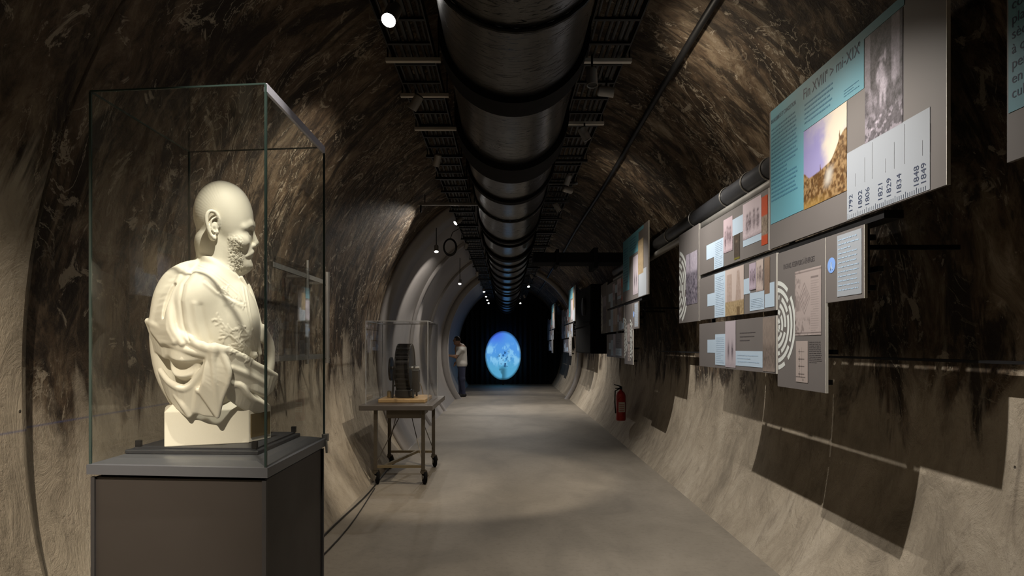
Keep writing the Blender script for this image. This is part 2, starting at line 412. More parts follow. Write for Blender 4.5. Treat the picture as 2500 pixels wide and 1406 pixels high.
# ================================================================== cable trays on both sides of the pipe
def ceil_z(x): return ZC+VH*math.sqrt(max(0, 1-((x-XC)/HW)**2))
for side, nm, cx_ in ((-1, 'left', PX-.615), (1, 'right', PX+.565)):
    tz = 3.33
    root = empty('cable_tray', (cx_, 10, tz), f'black ladder cable tray running along the {nm} of the fat pipe', 'cable tray', None)
    for s_ in (-1, 1):
        MB().box((cx_+s_*.13-.004, -4, tz-.02), (cx_+s_*.13+.004, 25.8, tz+.04)).build('side_rail', M['black'], root)
    for k in range(96):
        y = -1.9+k*.288
        MB().box((cx_-.128, y, tz-.018), (cx_+.128, y+.022, tz-.004)).build('rung', M['black'], root)
    for k in range(6):
        x = cx_-.10+.04*k+random.uniform(-.005, .005); r = random.choice((.008, .011, .014))
        pts = [(x+random.uniform(-.006, .006), y, tz-.004+r) for y in np.arange(-4, 25.8, .9)]
        tag(MB().tube(pts, r, 8).build('tray_cable', M['cable'], smooth=True),
            f'black cable lying along the tray {nm} of the fat pipe', 'cable', f'cables lying in the {nm} tray')
    ys = [2.2, 3.25, 4.05, 4.62, 5.33, 6.1, 6.9, 7.5, 8.6, 9.6, 10.8, 12.0, 13.3, 14.6, 16.0, 17.5, 19, 20.6, 22.3] if side < 0 else [2.6, 4.06, 5.2, 6.25, 7.1, 8.0, 9.1, 10.2, 11.6, 13.1, 14.8, 16.6, 18.5, 20.6]
    for i, y in enumerate(ys):
        near = abs(y-4.05) < .02 or abs(y-4.62) < .02 or abs(y-5.33) < .02 or abs(y-5.2) < .02
        x0, x1 = cx_-.17, cx_+.17
        word = {4.05: 'nearest', 4.62: 'second', 5.33: 'third', 4.06: 'nearest', 5.2: 'second'}
        rt = empty('support_bar', (cx_, y, tz-.035), (f'{word[y]} pale crossbar under the cable tray, {nm} side of the fat pipe' if near else f'dark crossbar under the cable tray, {nm} side of the fat pipe'), 'bracket', f'{"pale" if near else "dark"} crossbars under the {nm} cable tray')
        MB().box((x0, y-.017, tz-.045), (x1, y+.017, tz-.021)).build('bar', M['palebar'] if near else M['black'], rt, bevel=.002)
        for xx in (x0+.012, x1-.012):
            MB().bar((xx, y, tz-.03), (xx, y, ceil_z(xx)-.02), .009).build('drop_rod', M['black'], rt)
# long conduit clipped to the right of the vault
xx = 1.2; zz = ceil_z(1.2)-.045
tag(MB().tube([(xx+.01*math.sin(y), y, zz) for y in np.arange(-4, 26, 1.0)], .024, 10).build('conduit', M['black'], smooth=True), 'thin black conduit running high along the right of the vault', 'conduit')

# lamps -------------------------------------------------------------
def spot_light(name, loc, aim, watts, ang, blend=.35, rad=.02, colr=(1, .9, .76)):
    l = bpy.data.lights.new(name, 'SPOT'); l.energy = watts; l.spot_size = math.radians(ang); l.spot_blend = blend
    l.shadow_soft_size = rad; l.color = colr
    o = bpy.data.objects.new(name, l); col.objects.link(o)
    d = (Vector(aim)-Vector(loc)).normalized(); o.rotation_euler = d.to_track_quat('-Z', 'Y').to_euler()
    o.location = Vector(loc)+d*.02
    return o
def fixture(pivot, aim, watts, ang, label, on=True, big=1.0, colr=(1, .9, .76), rad=.02, hang=None, blend=.35, group=None):
    """can spotlight: bracket from the tray, yoke, can, lens"""
    p = Vector(pivot); d = (Vector(aim)-p).normalized(); r = .033*big; L = .10*big
    rt = empty('spotlight', p, label, 'spotlight', group)
    top = hang if hang is not None else 3.29
    MB().lathe([(r*.75, -L*.6), (r, -L*.5), (r, L*.5), (r*.96, L*.5), (r*.90, L*.38)], p, d, 20).build('housing', M['lampbody'], rt, smooth=True)
    MB().bar(p+Vector((0, 0, r*.6)), (p.x, p.y, top), .012*big).build('stem', M['black'], rt)
    if on:
        MB().lathe([(r*.86, 0), (r*.86, .003)], p+d*L*.40, d, 20).build('lens', M['lamp'], rt)
    else:
        MB().lathe([(r*.86, 0), (r*.86, .003)], p+d*L*.40, d, 20).build('lens', M['black'], rt)
    if watts: 
        s_ = spot_light('spot_beam', p+d*(L*.5+.01), aim, watts, ang, blend, rad, colr)
    return rt
M['lampbody'] = simple('lamp_housing', (.32, .31, .30), .45, .3)
WARM = (1, .87, .70); NEUT = (1, .93, .84)
LX = -.62
RX = .62
# lamps for the boards, then two added for the vault, on the right tray
SP = dict(rad=.010, colr=NEUT, on=False)
fixture((RX, 1.15, 3.2), (1.6, 1.35, 2.2), 14, 70, 'grey spotlight on right tray over the board at the right picture edge', blend=.8, **SP)
fixture((RX, 2.97, 3.2), (1.75, 3.25, .3), 235, 114, 'grey spotlight on the right tray level with the tall plan board', blend=1.0, **SP)
fixture((RX, 5.17, 3.2), (1.9, 5.1, .9), 200, 106, 'grey can spotlight on the right tray beside its second pale crossbar', blend=1.0, **SP)
fixture((RX, 7.9, 3.2), (1.9, 7.7, .9), 210, 86, 'grey spotlight on right tray above the second board group', blend=1.0, **SP)
fixture((RX, 15.7, 3.2), (1.9, 15.9, .8), 230, 110, 'grey spotlight on the right tray above the third board group', blend=1.0, **SP)
fixture((RX, 22.0, 3.2), (1.9, 22.3, .8), 140, 110, 'grey spotlight on the right tray above the farthest board group', blend=1.0, **SP)
fixture((.66, 4.3, 3.2), (1.9, 4.2, 3.0), 26, 150, 'added grey spotlight on the right tray brightening the vault beside the second crossbar', blend=1.0, rad=.03, colr=WARM, on=False)  # extra lamp, put in only to brighten the right vault
fixture((.66, 7.0, 3.2), (1.9, 7.6, 3.0), 12, 150, 'added grey spotlight on the right tray brightening the vault above the second group', blend=1.0, rad=.03, colr=WARM, on=False)  # another added lamp, lifts the vault farther along
# bust lamps
fixture((-.56, 1.72, 3.2), (-1.05, 2.30, 1.36), 185, 30, 'grey spotlight on the left tray aimed down at the plaster bust', on=False, rad=.012, blend=1.0, colr=(1, .92, .76))
fixture((-.575, 3.3, 3.2), (-.95, 2.1, 1.5), 10, 60, 'large glowing spotlight nearest the viewer on the left tray', big=1.15, colr=(1, .92, .8))
# left wall, vault and floor
fixture((-.66, .10, 3.2), (-1.88, 1.75, .6), 560, 58, 'grey spotlight on the left tray aimed at the near left wall', on=False, blend=.8, rad=.03, colr=WARM)
fixture((-.62, 4.5, 3.2), (-1.8, 4.9, 1.4), 110, 130, 'grey can spotlight on the left tray between the second and third pale crossbars', on=False, blend=1.0, colr=WARM, rad=.03)
fixture((-.62, 5.9, 3.2), (-1.5, 7.2, .5), 60, 56, 'grey spotlight on the left tray aimed down at the trolley', on=False, colr=WARM, rad=.02)
fixture((-.64, 8.76, 3.2), (-1.7, 8.2, 2.2), 60, 110, 'glowing spotlight under the left tray just above the pale arch', colr=NEUT)
fixture((-1.05, 9.9, 3.0), (-.9, 8.7, 0), 35, 90, 'glowing spotlight hung left of the tray in front of the pale arch', colr=NEUT, hang=3.42)
fixture((-.66, 10.9, 3.2), (-1.5, 12.6, 1.0), 90, 100, 'glowing spotlight at the left tray just past the hanging coil', colr=NEUT)
fixture((-.98, 14.0, 2.9), (-1.2, 12.6, .5), 80, 90, 'glowing spotlight low on the pale lining, left of the tray', colr=NEUT, hang=3.46)
fixture((-.66, 15.1, 3.2), (-.5, 17.0, 0), 130, 90, 'glowing spotlight on the left tray over the middle of the tunnel', colr=NEUT)
fixture((-.66, 19.7, 3.2), (-.2, 18.0, 0), 150, 90, 'first of four small glowing spotlights in a line before the dark end', colr=NEUT)
fixture((-.66, 21.6, 3.2), (-.2, 20.0, 0), 60, 90, 'second of four small glowing spotlights in a line before the dark end', colr=NEUT)
fixture((-.66, 23.3, 3.2), (-.62, 21, 0), 10, 70, 'third of four small glowing spotlights in a line before the dark end', colr=NEUT)
fixture((-.66, 25.0, 3.2), (-.62, 22, 0), 5, 70, 'farthest of four small glowing spotlights in a line before the dark end', colr=NEUT)
fixture((.58, 16.9, 3.1), (.9, 14.9, 0), 110, 90, 'glowing spotlight right of the fat pipe, over the middle of the tunnel', colr=NEUT)
fixture((.55, 25.0, 3.2), (.6, 22.5, 0), 6, 80, 'far glowing spotlight on the right tray near the dark end', colr=NEUT)
fixture((.52, 3.96, 3.15), (.6, 3.4, 0), 34, 60, 'pale can spotlight under the right tray near its first pale crossbar', on=False, colr=WARM, rad=.012)
fixture((.62, 6.6, 3.2), (-.5, 7.5, 0), 190, 66, 'grey spotlight under the right tray turned down at the floor beside the trolley', on=False, colr=WARM, rad=.012)
# ================================================================== printed pictures (vertex colours painted from noise)
def grid_print(name, Y0, Y1, Z0, Z1, X, fn, parent, n=60, m=60, mat=None, seed=1):
    """Y0 is the far (left as seen) edge; fn(u, v) -> rgb with u to the right, v up"""
    u, v = np.meshgrid(np.linspace(0, 1, n), np.linspace(0, 1, m), indexing='ij')
    c = np.clip(fn(u, v)*.60, 0, 1).reshape(-1, 3)
    vs = [(X, Y0+(Y1-Y0)*a, Z0+(Z1-Z0)*b) for a, b in zip(u.ravel(), v.ravel())]
    fs = [(i*m+j, (i+1)*m+j, (i+1)*m+j+1, i*m+j+1) for i in range(n-1) for j in range(m-1)]
    me = bpy.data.meshes.new(name); me.from_pydata(vs, [], fs)
    at = me.color_attributes.new('print', 'FLOAT_COLOR', 'POINT')
    at.data.foreach_set('color', np.hstack([c, np.ones((len(c), 1))]).astype(np.float32).ravel())
    me.materials.append(mat or M['print'])
    o = bpy.data.objects.new(name, me); col.objects.link(o); o.parent = parent
    o.matrix_parent_inverse = Matrix.Translation(parent.location).inverted()
    return o
def lin(*c): return np.array([x**2.2 for x in c])
def P_paint(u, v):
    n = fbm(u, v, 3, 3); f = fbm(u*3, v*3, 8, 4)
    sky = lerp(lin(.62, .60, .80), lin(.93, .88, .80), sst(.35, .75, n*.6+u*.5))
    sky = lerp(sky, lin(.55, .52, .78), sst(.55, .2, n)*sst(.4, 1, v)*(1-u))
    hz = .36+.10*u+.26*sst(.62, .98, u)+.10*sst(.16, .0, u)+.04*(n-.5)+.10*np.exp(-((u-.85)/.012)**2)+.12*np.exp(-((u-.42)/.006)**2)
    land = lerp(lin(.38, .26, .12), lin(.66, .54, .38), sst(.35, .68, f)); land = lerp(land, lin(.24, .17, .10), sst(.58, .75, fbm(u, v, 30, 6))*.8)
    land = lerp(land, lin(.80, .78, .74), sst(.14, .0, np.abs(u-.62-.3*(v-.3)))*sst(.42, .3, v)*sst(.1, .25, v))
    land = lerp(land, lin(.72, .58, .32), sst(.14, .0, v)*sst(.8, .2, u)*.7)
    return lerp(sky, land, sst(0.01, -.01, v-hz))
def P_engr(u, v):
    f = fbm(u*1.4, v*2, 9, 8); g = fbm(u*2, v*3, 30, 9); h = fbm(u, v, 4, 10)
    a = .16+.25*(g-.35)+.25*(f-.5)
    a = a+.26*sst(.70, .74, u)*sst(.95, .90, u)*sst(.40, .46, v)+.22*sst(.17, .14, u)*sst(.45, .5, v)+.12*sst(.60, .35, v)*h
    B = lambda x, y, w, hh: np.exp(-(((u-x)/w)**2+((v-y)/hh)**2)**1.5)
    fig = B(.44, .64, .05, .035)+B(.46, .55, .11, .075)+B(.50, .44, .12, .07)+B(.44, .33, .035, .08)+B(.55, .33, .035, .08)+B(.36, .55, .04, .07)+B(.56, .71, .03, .06)+.7*B(.46, .70, .09, .02)
    drum = B(.52, .47, .09, .06)
    side = B(.80, .47, .06, .09)+B(.80, .60, .03, .03)+B(.16, .36, .10, .07)+B(.13, .46, .04, .03)+B(.30, .34, .05, .05)
    a = a+.50*np.clip(fig, 0, 1)*(.5+.8*g)+.18*drum+.26*np.clip(side, 0, 1)*(.3+g)
    for k in range(5): a = a+.5*B(.2+.12*k, .10+.04*(k % 3), .035, .012)
    a = a+.30*sst(.55, .62, fbm(u*2, v*3, 7, 12))*sst(.30, .16, v)
    return lerp(lin(.06, .04, .08), lin(.86, .82, .88), np.clip((a-.12)*1.15, 0, 1))
def P_crowd(u, v):
    g = fbm(u*2, v*2, 12, 21); a = .75-.6*sst(.68, .58, v)*(.2+1.2*g)-.3*sst(.1, .0, np.abs(u-.35))*sst(.6, .7, v)
    return lerp(lin(.12, .10, .18), lin(.80, .77, .84), np.clip(a+.5*(fbm(u, v, 30, 4)-.5), 0, 1))
def P_sketch(tone, seed):
    def f(u, v):
        g = fbm(u*2, v*2, 9, seed); h = fbm(u, v, 34, seed+2)
        r_ = np.random.RandomState(seed); bell = 0
        for q in range(4):
            x0, y0 = .2+.2*q+.06*r_.rand(), .34+.18*r_.rand()
            bell = bell+np.exp(-(((u-x0)/.085)**2+((v-y0)/.22)**2)**1.4)+np.exp(-(((u-x0)/.05)**2+((v-y0-.26)/.045)**2))
        a = .97-.75*np.clip(bell, 0, 1)*(.25+1.3*g)-.45*(h-.42)*sst(.78, .6, v)-.35*sst(.10, .0, v)*(.5+h)
        return lerp(lin(.26, .18, .22), lin(*tone), np.clip(a, 0, 1))
    return f
def P_sepia(u, v):
    g = fbm(u*2, v*3, 8, 33); st = np.abs(np.sin(u*18+2*g))
    a = .55+.5*(g-.5)+.25*sst(.6, 1, v)-.25*sst(.8, 1, st)*sst(.5, .2, v)
    return lerp(lin(.38, .30, .20), lin(.84, .75, .60), np.clip(a+.3*(fbm(u, v, 30, 5)-.5), 0, 1))
def P_tower(u, v):
    g = fbm(u*2, v*2, 14, 41)
    t1 = sst(.16, .12, np.abs(u-.24))*sst(.9, .88, v)*sst(.28, .3, v); t2 = sst(.2-.13*v, .17-.13*v, np.abs(u-.72))*sst(.95, .9, v)*sst(.28, .3, v)
    a = .95-.42*np.clip(t1+t2, 0, 1)*(.4+g)
    base = lerp(lin(.52, .40, .30), lin(.86, .80, .78), np.clip(a, 0, 1))
    b2 = lerp(lin(.48, .38, .25), lin(.84, .76, .60), np.clip(g, 0, 1))
    door = sst(.09, .08, np.abs(u-.72))*sst(.18, .17, v)
    return lerp(lerp(base, b2, sst(.32, .29, v)), lin(.35, .26, .15), door*.7)
def P_dark(u, v):
    g = fbm(u*2, v*3, 9, 51)
    a = .2+.4*(g-.4)+.5*np.exp(-(((u-.45)/.18)**2+((v-.72)/.05)**2))
    c = lerp(lin(.13, .10, .10), lin(.55, .48, .40), np.clip(a, 0, 1))
    return lerp(c, lin(.50, .48, .12), sst(.10, .05, v)*.8)
def P_old(u, v):
    g = fbm(u*2, v*2, 8, 61); b = fbm(u*3, v*2, 16, 62)
    a = .62+.3*(g-.5)-.42*sst(.58, .4, v)*np.clip(b*1.5-.3, 0, 1)*sst(.02, .15, v)
    return lerp(lin(.14, .10, .10), lin(.72, .66, .62), np.clip(a, 0, 1))
def P_two(u, v):
    g = fbm(u*2, v*2, 16, 71)
    fig = np.exp(-(((u-.32)/.13)**2+((v-.36)/.24)**2)*2)+np.exp(-(((u-.68)/.13)**2+((v-.36)/.24)**2)*2)
    a = .85-.75*fig*(.4+g)-.3*sst(.14, .02, v)*g
    return lerp(lin(.18, .13, .20), lin(.84, .80, .84), np.clip(a, 0, 1))
def P_plan(u, v):
    a = np.ones_like(u)*.95
    du, dv = (u-.38), (v-.56)*1.25
    r = np.abs(du)*1.4+np.abs(dv)
    for k in (.12, .2, .30): a -= .45*np.exp(-((r-k)/.012)**2)
    a -= .3*np.exp(-(((du-dv)*9 % 1-.5)/.12)**2)*(r < .3)
    a -= .4*sst(.5, .62, fbm(u*2, v*2, 6, 81))*sst(.3, .1, u)
    a -= .35*np.exp(-((np.sin(v*90))/.5)**2)*(u > .62)*(u < .92)*(v < .82)*(fbm(u*9, v*60, 1, 83) > .35)
    a -= .5*(np.abs(v-.86) < .012)*(u > .62)*(u < .9)
    a -= .4*sst(.45, .6, fbm(u, v, 10, 84))*sst(.30, .2, v)*(u < .6)
    for q in (u, v): a -= .45*((np.abs(q-.035) < .008)+(np.abs(q-.965) < .008))
    return lerp(lin(.25, .20, .20), lin(.76, .71, .70), np.clip(a, 0, 1))
def P_dia(u, v):
    a = np.ones_like(u)*.95
    for q in (.2, .38, .56, .74): a -= .6*(np.abs(v-q) < .012)*(u > .2)*(u < .72)+.5*(np.abs(u-.3) < .02)*(np.abs(v-q) < .07)
    a -= .6*(np.abs(v-.12) < .012)*(u < .8)+.6*np.exp(-(((u-.6)/.06)**2+((v-.06)/.03)**2))+.3*(np.abs(u-.5) < .012)*(v > .1)*(v < .85)
    return lerp(lin(.2, .16, .16), lin(.76, .71, .69), np.clip(a, 0, 1))
def P_poster(u, v):
    g = fbm(u*2, v*2, 14, 91)
    c = lerp(lin(.25, .15, .10), lin(.75, .68, .60), np.clip(g*1.4-.2, 0, 1))
    o_ = lerp(lin(.85, .35, .08), lin(.70, .22, .05), g)
    return lerp(c, o_, np.clip(sst(.22, .18, v)+sst(.58, .62, v), 0, 1))
def P_brown(u, v):
    g = fbm(u*2, v*3, 10, 95)
    a = .5+.4*(g-.5)+.2*sst(.5, 1, v)
    return lerp(lin(.30, .22, .18), lin(.72, .62, .54), np.clip(a, 0, 1))

def rect(name, mat, par, Y0, Y1, Z0, Z1, X, t=.002, label=None):
    o = MB().box((X-t, min(Y0, Y1), Z0), (X, max(Y0, Y1), Z1)).build(name, mat, par)
    if label: o['label'] = label
    return o
def lines(par, Y0, Y1, Z0, Z1, X, n, mat, th=.35, seed=0, name='text_block'):
    """body copy too small to read: rows of word-long dashes"""
    r = random.Random(seed); mb = MB(); st = (Z1-Z0)/n
    for i in range(n):
        z = Z1-(i+.5)*st; y = Y0; end = Y1+(Y0-Y1)*(r.random()*.12 if r.random() > .15 else .4)
        while y > end:
            wl = min(y-end, r.uniform(.012, .04))
            mb.box((X-.0008, y-wl, z-st*th/2), (X, y, z+st*th/2)); y -= wl+.006
    return mb.build(name, mat, par)
def arcs(par, Yc, Zc, Rmax, X, Ylo, Yhi, seed=3, n=6, Zr=(0, 9)):
    """broken concentric rings clipped to the panel between Ylo and Yhi"""
    r = random.Random(seed); mb = MB(); wd = Rmax/(n*1.75)
    for k in range(n):
        R1 = Rmax*(1-k/n*.93); a = r.uniform(0, 1.5); R0 = R1-wd
        end = a+2*math.pi
        while a < end-.15:
            b = min(end-.1, a+r.uniform(.5, 1.6)); m = max(3, int((b-a)/.07))
            for q in range(m):
                t0, t1 = a+(b-a)*q/m, a+(b-a)*(q+1)/m
                pt = [(Yc+R*math.cos(t), Zc+R*math.sin(t)) for R, t in ((R0, t0), (R1, t0), (R1, t1), (R0, t1))]
                if all(Ylo <= p[0] <= Yhi and Zr[0] < p[1] < Zr[1] for p in pt):
                    vs = [(xx, p[0], p[1]) for xx in (X-.001, X) for p in pt]
                    mb.add(vs, [(0, 1, 2, 3), (7, 6, 5, 4), (0, 4, 5, 1), (2, 6, 7, 3)])
            a = b+r.uniform(.12, .25)
    return mb.build('ring_emblem', M['ring'], par)

XP = 1.6
def panel(label, Y0, Y1, Z0, Z1, X=XP, t=.014, group=None, depth=.0):
    """board facing the aisle; Y0 far edge, Y1 near edge"""
    rt = empty('information_panel', (X+t/2, (Y0+Y1)/2, Z0), label, 'information panel', group)
    MB().box((X, Y1, Z0), (X+t, Y0, Z1)).build('board', M['grey'], rt, bevel=.001)
    MB().box((X, Y1-.003, Z0), (X+t, Y1-.0002, Z1)).build('edge_strip', M['paneledge'], rt)
    m = MB()
    for z in (Z0+.05, Z1-.05):
        for y in (Y1+(Y0-Y1)*.15, Y1+(Y0-Y1)*.85): m.box((X+t, y-.012, z-.012), (X+.075, y+.012, z+.012))
    m.build('bracket', M['black'], rt)
    return rt
def Yp(px, X=XP): return F*X/(px-VX)
e = .0022       # prints stand this far proud of the board

def group(dy, who, lvl):
    g = lambda y: y+dy
    S = lambda s: s+(' ' if s else '')
    # A: large top board
    A = panel(S('largest turquoise topped board') + who, g(3.977), g(2.381), 2.116, 2.944)
    b1 = rect('title_field', M['blue'], A, g(3.955), g(3.516), 2.263, 2.943, XP, label='turquoise printed field')
    rect('title_field', M['blue'], A, g(3.516), g(2.925), 2.682, 2.943, XP, label='turquoise printed field')
    rect('title_field', M['blue'], A, g(2.925), g(2.630), 2.900, 2.943, XP, label='turquoise printed field')
    k = 70 if lvl == 0 else 30
    if lvl == 0:
        grid_print('painting_print', g(3.516), g(3.072), 2.260, 2.679, XP-e, P_paint, A, 90, 90)
        grid_print('engraving_print', g(2.916), g(2.639), 2.430, 2.897, XP-e, P_engr, A, 90, 120)
    else:
        grid_print('engraving_print', g(3.264), g(2.944), 2.170, 2.644, XP-e, P_two, A, k, k)
        grid_print('painting_print', g(2.944), g(2.637), 2.388, 2.797, XP-e, P_sepia, A, k, k)
    rect('timeline_field', M['white'], A, g(3.07 if lvl == 0 else 2.92), g(2.470), 2.121, 2.432, XP, label='white printed timeline field')
    if lvl == 0:
        X0 = XP-e
        text_mesh('title', 'Fin XVIII', M['ink'], A, (g(3.523), 2.852), .080, .90, X=X0)
        text_mesh('title', 'e', M['ink'], A, (g(3.272), 2.887), .044, .9, X=X0)
        text_mesh('title', '> mi-XIX', M['ink'], A, (g(3.235), 2.852), .080, .90, X=X0)
        text_mesh('title', 'e', M['ink'], A, (g(2.973), 2.887), .044, .9, X=X0)
        text_mesh('heading', 'INSALUBRITÉ ET CONGESTION', M['ink'], A, (g(3.945), 2.864), .034, .70, X=X0)
        lines(A, g(3.942), g(3.584), 2.388, 2.836, X0, 19, M['inkblue'], .38, 2)
        lines(A, g(3.507), g(3.200), 2.708, 2.829, X0, 5, M['inkblue'], .35, 4)
        lines(A, g(3.098), g(2.957), 2.701, 2.740, X0, 3, M['inkblue'], .3, 5)
        for i, (px, s) in enumerate(((2083, '1792'), (2106, '1802'), (2124, '1806'), (2156, '1821'), (2177, '1829'), (2202, '1834'), (2245, '1848'), (2263, '1849'))):
            y = Yp(px)
            text_mesh('year_number', s, M['ink'], A, (g(y+.001), 2.147), .046, .93, True, X=X0)
            ln = MB(); ln.box((X0-.0006, g(y)-.0022-.02, 2.260), (X0, g(y)-.0012-.02, 2.260+.06+.05*((i*7) % 3))); ln.build('caption', M['inkgrey'], A)
        mb = MB()
        for q in range(40):
            y = 3.06-.58*(q/40)**.95; mb.box((X0-.0006, g(y), 2.123), (X0, g(y)+(.003 if q > 14 else .0018), 2.123+(.017 if q % 5 else .024)))
        mb.build('time_scale', M['ink'], A)
    else:
        lines(A, g(3.917), g(3.584), 2.362, 2.836, XP-e, 14, M['inkblue'], .35, 3); lines(A, g(3.482), g(3.072), 2.733, 2.900, XP-e, 5, M['inkblue'], .35, 4)
    # B: ring board with crowd engraving
    B = panel(S('narrow ring emblem board with crowd engraving') + who, g(6.054), g(5.435), 1.740, 2.548)
    arcs(B, g(6.093), 2.061, .345, XP, g(5.568), g(6.052), 3, Zr=(1.748, 2.541))
    grid_print('engraving_print', g(5.818), g(5.472), 1.891, 2.336, XP-e, P_crowd, B, k, k)
    # C: first row
    C_ = panel(S('upper row board with orange poster') + who, g(5.421), g(3.99), 2.114, 2.494)
    rect('text_field', M['pale'], C_, g(5.222), g(5.030), 2.215, 2.330, XP)
    rect('text_field', M['pale'], C_, g(5.030), g(4.813), 2.116, 2.330, XP)
    lines(C_, g(5.005), g(4.838), 2.125, 2.317, XP-e, 14, M['inkpale'], .3, 6)
    grid_print('figure_print', g(4.813), g(4.621), 2.208, 2.452, XP-e, P_sketch((.84, .76, .80), 11), C_, k//2+10, k)
    rect('text_field', M['pale'], C_, g(4.621), g(4.390), 2.304, 2.420, XP)
    grid_print('portrait_print', g(4.589), g(4.480), 2.132, 2.304, XP-e, P_dark, C_, k//2, k)
    grid_print('figure_print', g(4.416), g(4.096), 2.240, 2.480, XP-e-.001, P_sketch((.88, .82, .86), 15), C_, k, k)
    rect('text_field', M['pale'], C_, g(4.416), g(4.096), 2.196, 2.240, XP)
    rect('text_field', M['pale'], C_, g(4.096), g(4.019), 2.272, 2.362, XP)
    grid_print('poster_print', g(4.098), g(4.0), 2.157, 2.458, XP-e, P_poster, C_, k//2, k)
    # D: second row
    D_ = panel(S('middle row board with tower views') + who, g(5.421), g(3.878), 1.744, 2.083)
    rect('text_field', M['pale'], D_, g(5.197), g(5.018), 1.844, 1.940, XP)
    rect('text_field', M['pale'], D_, g(5.018), g(4.774), 1.746, 2.080, XP)
    lines(D_, g(4.992), g(4.800), 1.760, 2.055, XP-e, 22, M['inkpale'], .3, 7)
    grid_print('tower_print', g(4.774), g(4.403), 1.746, 2.078, XP-e, P_tower, D_, k, k)
    rect('text_field', M['pale'], D_, g(4.403), g(4.288), 1.876, 1.978, XP)
    grid_print('portrait_print', g(4.301), g(4.186), 1.895, 2.068, XP-e-.0012, P_sketch((.82, .76, .84), 22), D_, k//2, k)
    grid_print('portrait_print', g(4.179), g(4.064), 1.876, 2.074, XP-e-.0012, P_sketch((.86, .80, .78), 27), D_, k//2, k)
    grid_print('photo_print', g(4.051), g(3.968), 1.850, 2.074, XP-e, P_brown, D_, k//2, k)
    rect('text_field', M['pale'], D_, g(4.294), g(4.058), 1.760, 1.876, XP)
    rect('text_field', M['pale'], D_, g(4.045), g(3.904), 1.767, 1.914, XP)
    lines(D_, g(4.275), g(4.070), 1.773, 1.837, XP-e, 6, M['inkpale'], .3, 8)
    # E: third row
    E_ = panel(S('lower row board with foggy photo') + who, g(5.421), g(3.878), 1.366, 1.712)
    rect('text_field', M['pale'], E_, g(5.197), g(5.005), 1.479, 1.581, XP)
    rect('text_field', M['pale'], E_, g(5.005), g(4.774), 1.389, 1.620, XP)
    lines(E_, g(4.979), g(4.800), 1.402, 1.600, XP-e, 14, M['inkpale'], .3, 9)
    grid_print('figure_print', g(4.774), g(4.557), 1.379, 1.709, XP-e, P_two, E_, k//2+10, k)
    rect('text_field', M['pale'], E_, g(4.557), g(4.083), 1.396, 1.498, XP)
    lines(E_, g(4.480), g(4.186), 1.556, 1.632, XP-e+.0018, 3, M['inkgrey'], .22, 10)
    lines(E_, g(4.531), g(4.122), 1.415, 1.479, XP-e, 3, M['inkpale'], .3, 11)
    grid_print('photo_print', g(4.077), g(3.891), 1.376, 1.707, XP-e, P_old, E_, k, k)
    # F: tall ring board with plan
    Fp = panel(S('tall board with ring emblem and an old plan') + who, g(3.859), g(3.283), 1.294, 2.074)
    arcs(Fp, g(3.878), 1.652, .262, XP, g(3.290), g(3.857), 5, Zr=(1.300, 2.068))
    if lvl == 0: grid_print('plan_print', g(3.622), g(3.322), 1.588, 1.940, XP-e, P_plan, Fp, 90, 100)
    else:
        grid_print('plan_print', g(3.661), g(3.456), 1.581, 1.824, XP-e, P_plan, Fp, k, k); arcs(Fp, g(3.482), 1.607, .27, XP-.001, g(3.290), g(3.456), 8)
    grid_print('diagram_print', g(3.610), g(3.469), 1.335, 1.558, XP-e, P_dia, Fp, k, k)
    lines(Fp, g(3.456), g(3.315), 1.440, 1.556, XP-.0002, 12, M['inkgrey'], .3, 12)
    if lvl == 0: text_mesh('heading', 'ENGRAIS, RÉSERVOIRS À ÉNERGIES', M['inkgrey'], Fp, (g(3.776), 1.972), .040, .62, X=XP-.0006)
    # G: small text board
    G = panel(S('small board with round blue symbol') + who, g(3.277), g(2.927), 1.745, 2.074)
    rect('text_field', M['white'], G, g(3.162), g(2.944), 1.767, 2.061, XP)
    lines(G, g(3.151), g(2.963), 1.786, 2.048, XP-e, 12, M['inkpale'], .25, 13)
    o = MB().lathe([(.038, 0), (.038, .0015)], (XP, g(3.219), 1.927), (-1, 0, 0), 28).build('round_symbol', M['icon'], G)
    mb = MB(); mb.box((XP-.003, g(3.219)-.004, 1.920), (XP-.0015, g(3.219)+.004, 1.943)); mb.bar((XP-.002, g(3.219), 1.924), (XP-.002, g(3.229), 1.904), .004); mb.bar((XP-.002, g(3.219), 1.924), (XP-.002, g(3.208), 1.906), .004)
    mb.build('symbol_figure', M['pale'], G)

group(0, 'in the nearest group', 0)
group(4.98, 'in the second group', 1)
group(12.74, 'in the third group', 2)
group(19.07, 'in the farthest group', 2)
# the board cut by the right edge of the picture
H = panel('turquoise board with large dark text at the right edge of the view', 2.093, .96, 2.115, 2.96)
rect('text_field', M['blue'], H, 2.084, 1.02, 2.270, 2.955, XP, label='turquoise printed field')
for i, s in enumerate(["d'eau", 'personnes', 'ou de la', 'collectif', 'places à', 'sèches', 'à quinze', 'pendant', 'en engrais', 'cultivable']):
    text_mesh('text_line', s, M['ink'], H, (2.070, 2.311+.0467*(9-i)), .046, 1.0, X=XP-e)
